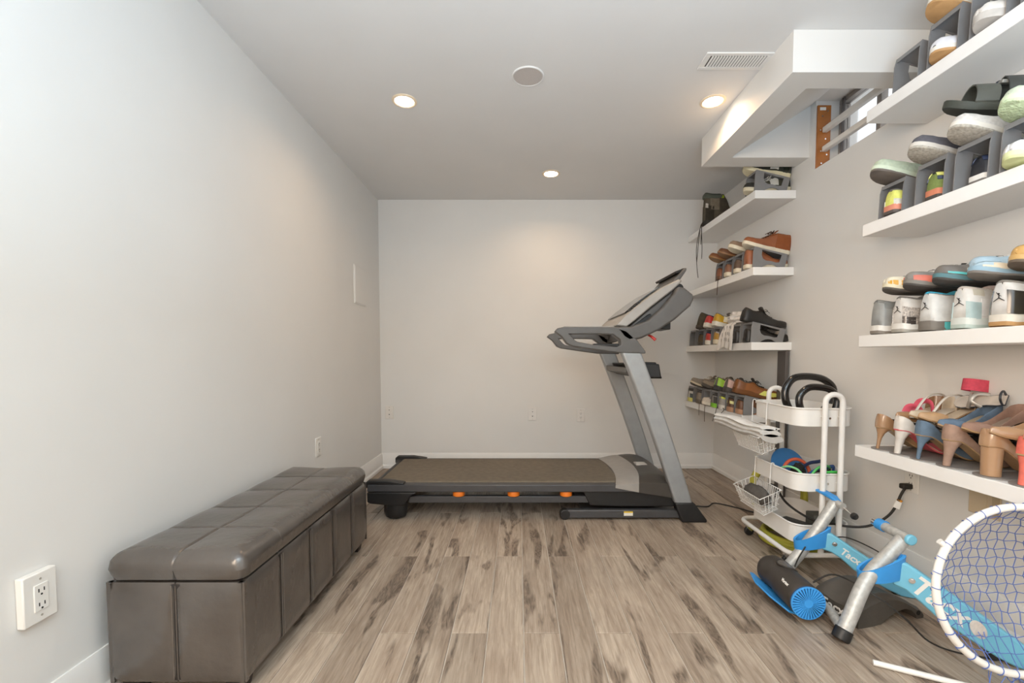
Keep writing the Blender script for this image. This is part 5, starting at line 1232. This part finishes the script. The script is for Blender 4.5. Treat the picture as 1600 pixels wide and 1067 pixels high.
for P0, d, s_, z in (((1.352,1.575,0), aD, .045, .215), ((1.362,1.965,0), aD1, .04, .178)):
    c_ = Vector(P0)+d*s_+Vector((0,0,z)); nrm = d.cross(Vector((0,0,1))).normalized()
    MB().cyl(c_+nrm*.012, c_+nrm*.02, .0095, n=16).cyl(c_+nrm*.02, c_+nrm*.0235, .006, n=6).build('bolt', M_chrome, bt_, bo_, smooth=30)
    c2 = Vector(P0)+d*.255+Vector((0,0,.02)); MB().cyl(c2-nrm*.02, c2+nrm*.012, .017, n=16).build('rubber_foot', M_black, bt_, bo_, bevel=.003)
MB().tube([(1.400,1.715,.352),(1.400,1.66,.350),(1.400,1.575,.347)], .0175, 16).build('axle_clamp', M_galv, bt_, bo_, smooth=60)
MB().cyl((1.400,1.578,.347), (1.400,1.562,.3465), .019, n=20).build('end_cap', M_b2, bt_, bo_, bevel=.004)
MB().tube([(1.400,1.712,.352),(1.400,1.682,.351)], .0215, 20).build('clamp_sleeve', M_b1, bt_, bo_, smooth=50)
MB().tube([(1.400,1.735,.3525),(1.400,1.712,.352)], .0145, 16).build('clamp_tip', M_chrome, bt_, bo_, smooth=50)
MB().tube([(1.42,2.02,.352),(1.42,1.93,.345)], .015, 14).build('axle_clamp', M_galv, bt_, bo_, smooth=60)
lv = MB().loft([[(1.40,2.125,.364),(1.425,2.125,.37),(1.425,2.125,.378),(1.40,2.125,.372)],[(1.395,2.07,.368),(1.435,2.06,.368),(1.435,2.06,.38),(1.395,2.07,.38)],[(1.402,2.0,.36),(1.436,1.99,.356),(1.436,1.99,.374),(1.402,2.0,.376)],[(1.412,1.96,.345),(1.432,1.955,.343),(1.432,1.955,.36),(1.412,1.96,.36)]])
lv.build('quick_release_lever', M_b1, bt_, bo_, bevel=.004)
MB().tube([(1.42,1.935,.343),(1.43,1.885,.322)], .0045, 8).build('skewer', M_chrome, bt_, bo_, smooth=50)
MB().lathe([(.0001,0),(.006,0),(.0135,.004),(.015,.012),(.012,.02),(.0001,.022)], 20, T((1.43,1.888,.323)) @ Rx(math.radians(100))).build('skewer_knob', M_black, bt_, bo_, smooth=50)
# roller unit
ru0, ru1 = Vector((1.073,1.622,.088)), Vector((1.098,1.93,.082))
ax = (ru1-ru0); Lr = ax.length; axn = ax.normalized(); Mr = axn.to_track_quat('Z', 'Y').to_matrix().to_4x4(); Mr.translation = ru0
M_rub = mat('roller_black', S('#38332f'), .5, 0, .08, 40, .05, 200)
MB().lathe([(.0001,.004),(.054,.004),(.0605,.010),(.0615,.03),(.0615,.135),(.061,.15),(.0585,.17),(.058,.185),(.0585,.2),(.061,.22),(.063,.235),(.063,.27),(.052,.295),(.03,.306),(.0001,.308)], 36, Mr).build('roller_housing', M_rub, bt_, bo_, smooth=50)
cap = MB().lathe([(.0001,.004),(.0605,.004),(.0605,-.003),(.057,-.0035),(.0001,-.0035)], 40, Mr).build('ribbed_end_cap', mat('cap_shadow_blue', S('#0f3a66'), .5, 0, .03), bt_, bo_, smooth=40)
MB().lathe([(.0575,-.002),(.0608,-.002),(.0608,-.008),(.0575,-.009)], 40, Mr, ring=True).lathe([(.0001,-.003),(.0175,-.003),(.016,-.0095),(.0001,-.010)], 30, Mr).build('cap_ring', M_b1, cap, bo_, smooth=40)
for k_ in range(32):
    a = 2*PI*k_/32
    MB().add([Mr @ Rz(a) @ Vector(p) for p in ((.015,-.0009,-.0105),(.058,-.0034,-.0095),(.058,.0034,-.0095),(.015,.0009,-.0105),(.015,-.0009,-.003),(.058,-.0034,-.003),(.058,.0034,-.003),(.015,.0009,-.003))], [(0,1,2,3),(7,6,5,4),(0,4,5,1),(1,5,6,2),(2,6,7,3),(3,7,4,0)]).build('rib', M_b1, cap, bo_)
for k_ in range(36):
    pass
def rollpatch(z0, z1, a0, a1, r, n=12, m=8):
    vs = []
    for j in range(m+1):
        for i in range(n+1):
            u, v = 2*i/n-1, 2*j/m-1
            x = u*math.sqrt(1-v*v/2); y = v*math.sqrt(1-u*u/2); q = x*x+y*y
            aa = (a0+a1)/2+(a1-a0)/2*x; zz = (z0+z1)/2+(z1-z0)/2*y
            vs.append(Mr @ Vector((r*math.cos(aa), r*math.sin(aa), zz)))
    return vs, [(j*(n+1)+i, j*(n+1)+i+1, (j+1)*(n+1)+i+1, (j+1)*(n+1)+i) for j in range(m) for i in range(n)]
up_l = Mr.to_3x3().inverted() @ Vector((.35, -.45, 1)); aU = math.atan2(up_l.y, up_l.x)
vs, fs = rollpatch(.148, .232, aU-.62, aU+.62, .0632); MB().add(vs, fs).build('roller_window', mat('window_grey', S('#6d6863'), .35, .3, .3, 60), bt_, bo_, smooth=40)
n_ = 12; m_ = 8; bd_ = [i for i in range(n_+1)]+[j*(n_+1)+n_ for j in range(1, m_+1)]+[m_*(n_+1)+i for i in range(n_-1, -1, -1)]+[j*(n_+1) for j in range(m_-1, 0, -1)]
MB().tube([vs[i] for i in bd_], .003, 6, closed=True).build('window_rim', M_rub, bt_, bo_, smooth=60)
for zz, xx in ((.09, 0), (.25, 0)):
    for k_ in range(2):
        a0 = math.radians(100+k_*9)
        MB().box(.0605, .0625, -.0012, .0012, zz-.012, zz+.012, Mr @ Rz(-a0)).build('vent_slit', M_dark, bt_, bo_)
text('Vortex', .017, M_let, bt_, T(-bo_) @ Mr @ Rz(math.radians(0)) @ T((0,0,.05)) @ Matrix(((0,0,0,0),(0,0,0,0),(0,0,0,0),(0,0,0,1))) if False else (lambda n_, x_: (lambda y_: (lambda Mx: Mx)(Matrix(((x_.x,y_.x,n_.x,(ru0+axn*.095+n_*.0618-bo_).x),(x_.y,y_.y,n_.y,(ru0+axn*.095+n_*.0618-bo_).y),(x_.z,y_.z,n_.z,(ru0+axn*.095+n_*.0618-bo_).z),(0,0,0,1)))))(n_.cross(x_)))(Vector((-.80,-.05,.60)).normalized() - axn*(Vector((-.80,-.05,.60)).normalized().dot(axn)), -axn))
pl = MB().loft([[(1.018,1.93,.056),(1.035,1.93,.05),(1.035,1.93,.042),(1.018,1.93,.048)],[(1.0,1.85,.05),(1.06,1.85,.03),(1.06,1.85,.022),(1.0,1.85,.042)],[(1.005,1.75,.045),(1.07,1.75,.024),(1.07,1.75,.016),(1.005,1.75,.037)],[(1.03,1.66,.034),(1.07,1.66,.022),(1.07,1.66,.014),(1.03,1.66,.026)]])
pl.build('guide_plate', M_b1, bt_, bo_, bevel=.003)
MB().box(1.05, 1.19, 1.68, 1.74, .012, .036).build('unit_bracket', M_black, bt_, bo_, bevel=.004)
MB().box(1.04, 1.19, 1.86, 1.90, .012, .036).build('unit_bracket', M_black, bt_, bo_, bevel=.004)
MB().tube(smoothpath([(1.13,1.68,.135),(1.20,1.66,.175),(1.255,1.545,.16),(1.33,1.50,.10),(1.40,1.485,.03),(1.48,1.46,.006),(1.60,1.42,.006),(1.66,1.40,.008)], 8), .0032, 6).build('cable', cordm, bt_, bo_, smooth=60)
MB().tube(smoothpath([(1.135,1.80,.14),(1.20,1.90,.10),(1.235,1.935,.115),(1.27,1.945,.16)], 6), .003, 6).build('cable', cordm, bt_, bo_, smooth=60)
MB().tube(smoothpath([(1.40,1.95,.20),(1.46,1.94,.20),(1.56,1.90,.155),(1.64,1.80,.09)], 6), .0028, 6).build('cable', cordm, bt_, bo_, smooth=60)
# front wheel riser block
rb = thing('wheel_riser', 'black arched front wheel riser block behind the trainer leg', 'wheel riser', (1.40, 1.72, 0)); ro = rb.location
rA, rB = Vector((1.248,1.600,0)), Vector((1.552,1.672,0)); rd = (rB-rA); rl = rd.length; rd = rd.normalized(); rn = Vector((-rd.y, rd.x, 0))
ST = [(0,.0,.060),(.06,0,.078),(.2,0,.094),(.34,.004,.103),(.46,.026,.105),(.58,.042,.098),(.70,.047,.083),(.80,.040,.066),(.87,.02,.052),(.90,.0,.046),(.97,0,.036),(1,.0,.022)]
rings = []
for s_, zb, zt in ST:
    row = []
    for i in range(11):
        v = i/10; groove = .030*math.exp(-((v-.5)/.2)**2)*min(1, s_*6+.25)*min(1, (1-s_)*4)
        edge = .012*(1-min(1, min(v, 1-v)/.12))**2
        row.append(rA+rd*(s_*rl)+rn*(.19*v)+Vector((0,0,max(zb+.012, zt-groove-edge))))
    rings.append(row+[rA+rd*(s_*rl)+rn*.19+Vector((0,0,zb)), rA+rd*(s_*rl)+Vector((0,0,zb))])
M_ris = mat('riser_black', S('#4b4640'), .55, 0, .1, 30, .1, 160)
MB().loft(rings).build('body', M_ris, rb, ro, smooth=40)
for s_ in (.915,):
    c_ = rA+rd*(s_*rl)+Vector((0,0,.024)); MB().cyl(c_-rn*.002, c_+rn*.01, .009, n=14).build('end_hole', M_dark, rb, ro)
nl = -rd; xl = -rn   # left end face: text reads along -rn seen from the left front
Mx = Matrix((xl, Vector((0,0,1)), nl)).transposed().to_4x4(); Mx.translation = rA+rn*.155+nl*.0006+Vector((0,0,.014))-ro
text('Tacx', .05, M_let, rb, Mx)

# ------------------------------------------------------------ chipping net
nt_ = thing('golf_net', 'round blue cord net on a white hoop at the lower right corner', 'net', (1.40, 1.26, 0)); no_ = nt_.location
Cn = Vector((1.437,1.250,.333)); Rn = .236
hn = Vector((-.04,-1,.08)).normalized(); hx = Vector((0,0,1)).cross(hn).normalized()*1; hx = -hx if hx.x < 0 else hx; hy = hx.cross(hn); hy = -hy if hy.z < 0 else hy
hoop = [Cn+hx*Rn*math.cos(a)+hy*Rn*math.sin(a) for a in np.linspace(0, 2*PI, 64, endpoint=False)]
MB().tube(hoop, .0105, 12, closed=True).build('hoop', M_plate, nt_, no_, smooth=60)
M_cord = mat('blue_cord', S('#5a72b4'), .7, 0, .1, 60)
bagdir = Vector((.42, .86, .10)).normalized()
def bagp(u, v):
    # square -> disc
    x = u*math.sqrt(max(0, 1-v*v/2)); y = v*math.sqrt(max(0, 1-u*u/2)); r2 = min(1, x*x+y*y)
    dep = .17*(1-r2**1.6)
    return Cn+hx*Rn*x+hy*Rn*y+bagdir*dep+Vector((0,0,-.035*(1-r2)))
NC = 17; rng = random.Random(11)
mb = MB()
def jit(i, j, s): return (math.sin(i*12.9898+j*78.233+s)*43758.5453) % 1-.5
G = {}
for i in range(NC+1):
    for j in range(NC+1):
        u, v = 2*i/NC-1, 2*j/NC-1
        ins = 0 if i in (0, NC) or j in (0, NC) else 1
        G[i, j] = bagp(u+.012*jit(i,j,1)*ins, v+.012*jit(i,j,2)*ins)
def run(P):
    Q = []
    for a, b in zip(P[:-1], P[1:]):
        Q += [a]
    return Q+[P[-1]]
for i in range(1, NC):
    P = []
    for j in range(NC+1):
        p = G[i, j].copy()
        if 0 < j < NC: p += hx*.0048*(1 if (i+j) % 2 else -1)
        P.append(p)
    mb.tube(P, .0013, 4)
for j in range(1, NC):
    P = []
    for i in range(NC+1):
        p = G[i, j].copy()
        if 0 < i < NC: p += hy*.0024*(1 if (i+j) % 2 else -1)
        P.append(p)
    mb.tube(P, .0013, 4)
ng = mb.build('net_cords', M_cord, nt_, no_); ng['kind'] = 'stuff'
mb = MB()
for k_ in range(34):
    a = 2*PI*k_/34; c_ = Cn+hx*Rn*math.cos(a)+hy*Rn*math.sin(a); rad = (hx*math.cos(a)+hy*math.sin(a)); tg = (-hx*math.sin(a)+hy*math.cos(a))
    mb.tube([c_+rad*.0118*math.cos(b)+hn*.0118*math.sin(b)+tg*.005*(b/PI-1) for b in np.linspace(0, 2*PI, 13)], .0013, 4)
wg = mb.build('cord_wraps', M_cord, nt_, no_); wg['kind'] = 'stuff'
mb = MB(); rng = random.Random(4)
for k_ in range(22):
    a = -PI/2+rng.uniform(-.45, .75); c_ = Cn+hx*Rn*math.cos(a)+hy*Rn*math.sin(a)
    mb.tube(smoothpath([c_, c_+Vector((rng.uniform(-.02,.03), rng.uniform(-.02,.03), -rng.uniform(.01,.04))), c_+Vector((rng.uniform(-.05,.05), rng.uniform(-.03,.05), -rng.uniform(.03,.075)))], 3), .0013, 4)
fg = mb.build('loose_cords', M_cord, nt_, no_); fg['kind'] = 'stuff'
tg_ = MB(); tc_ = bagp(-.40, -.70); e1 = Vector((.72,.25,-.62)).normalized(); e2 = e1.cross(hn).normalized()
for off_ in (.004,):
    ring = [tc_+hn*.006+e1*.052*math.cos(a)+e2*.020*math.sin(a) for a in np.linspace(0, 2*PI, 24, endpoint=False)]
    tg_.loft([ring, [p+hn*.002 for p in ring]])
tg_.build('oval_tag', mat('woven_tag', S('#d8cfc6'), .8, 0, .1, 80), nt_, no_)
# hoop legs: white tubes
MB().tube([Cn-hx*Rn*.86+hy*Rn*.50, Cn-hx*Rn*.93+hy*Rn*.57+Vector((0,.004,0))], .0085, 10).build('tube_stub', M_plate, nt_, no_, smooth=50)
MB().tube([Cn+hx*Rn*.35-hy*Rn*.93+Vector((0,.015,0)), (1.60,1.33,.009)], .008, 10).build('stand_leg', M_plate, nt_, no_, smooth=50)
po = MB().tube([(1.150,1.408,.0096),(1.42,1.268,.0096)], .009, 12).build('white_tube', M_plate, off=(1.15,1.408,0), smooth=50); po.location = (1.15,1.408,0); tag(po, 'loose white plastic tube lying on the floor by the net', 'tube')
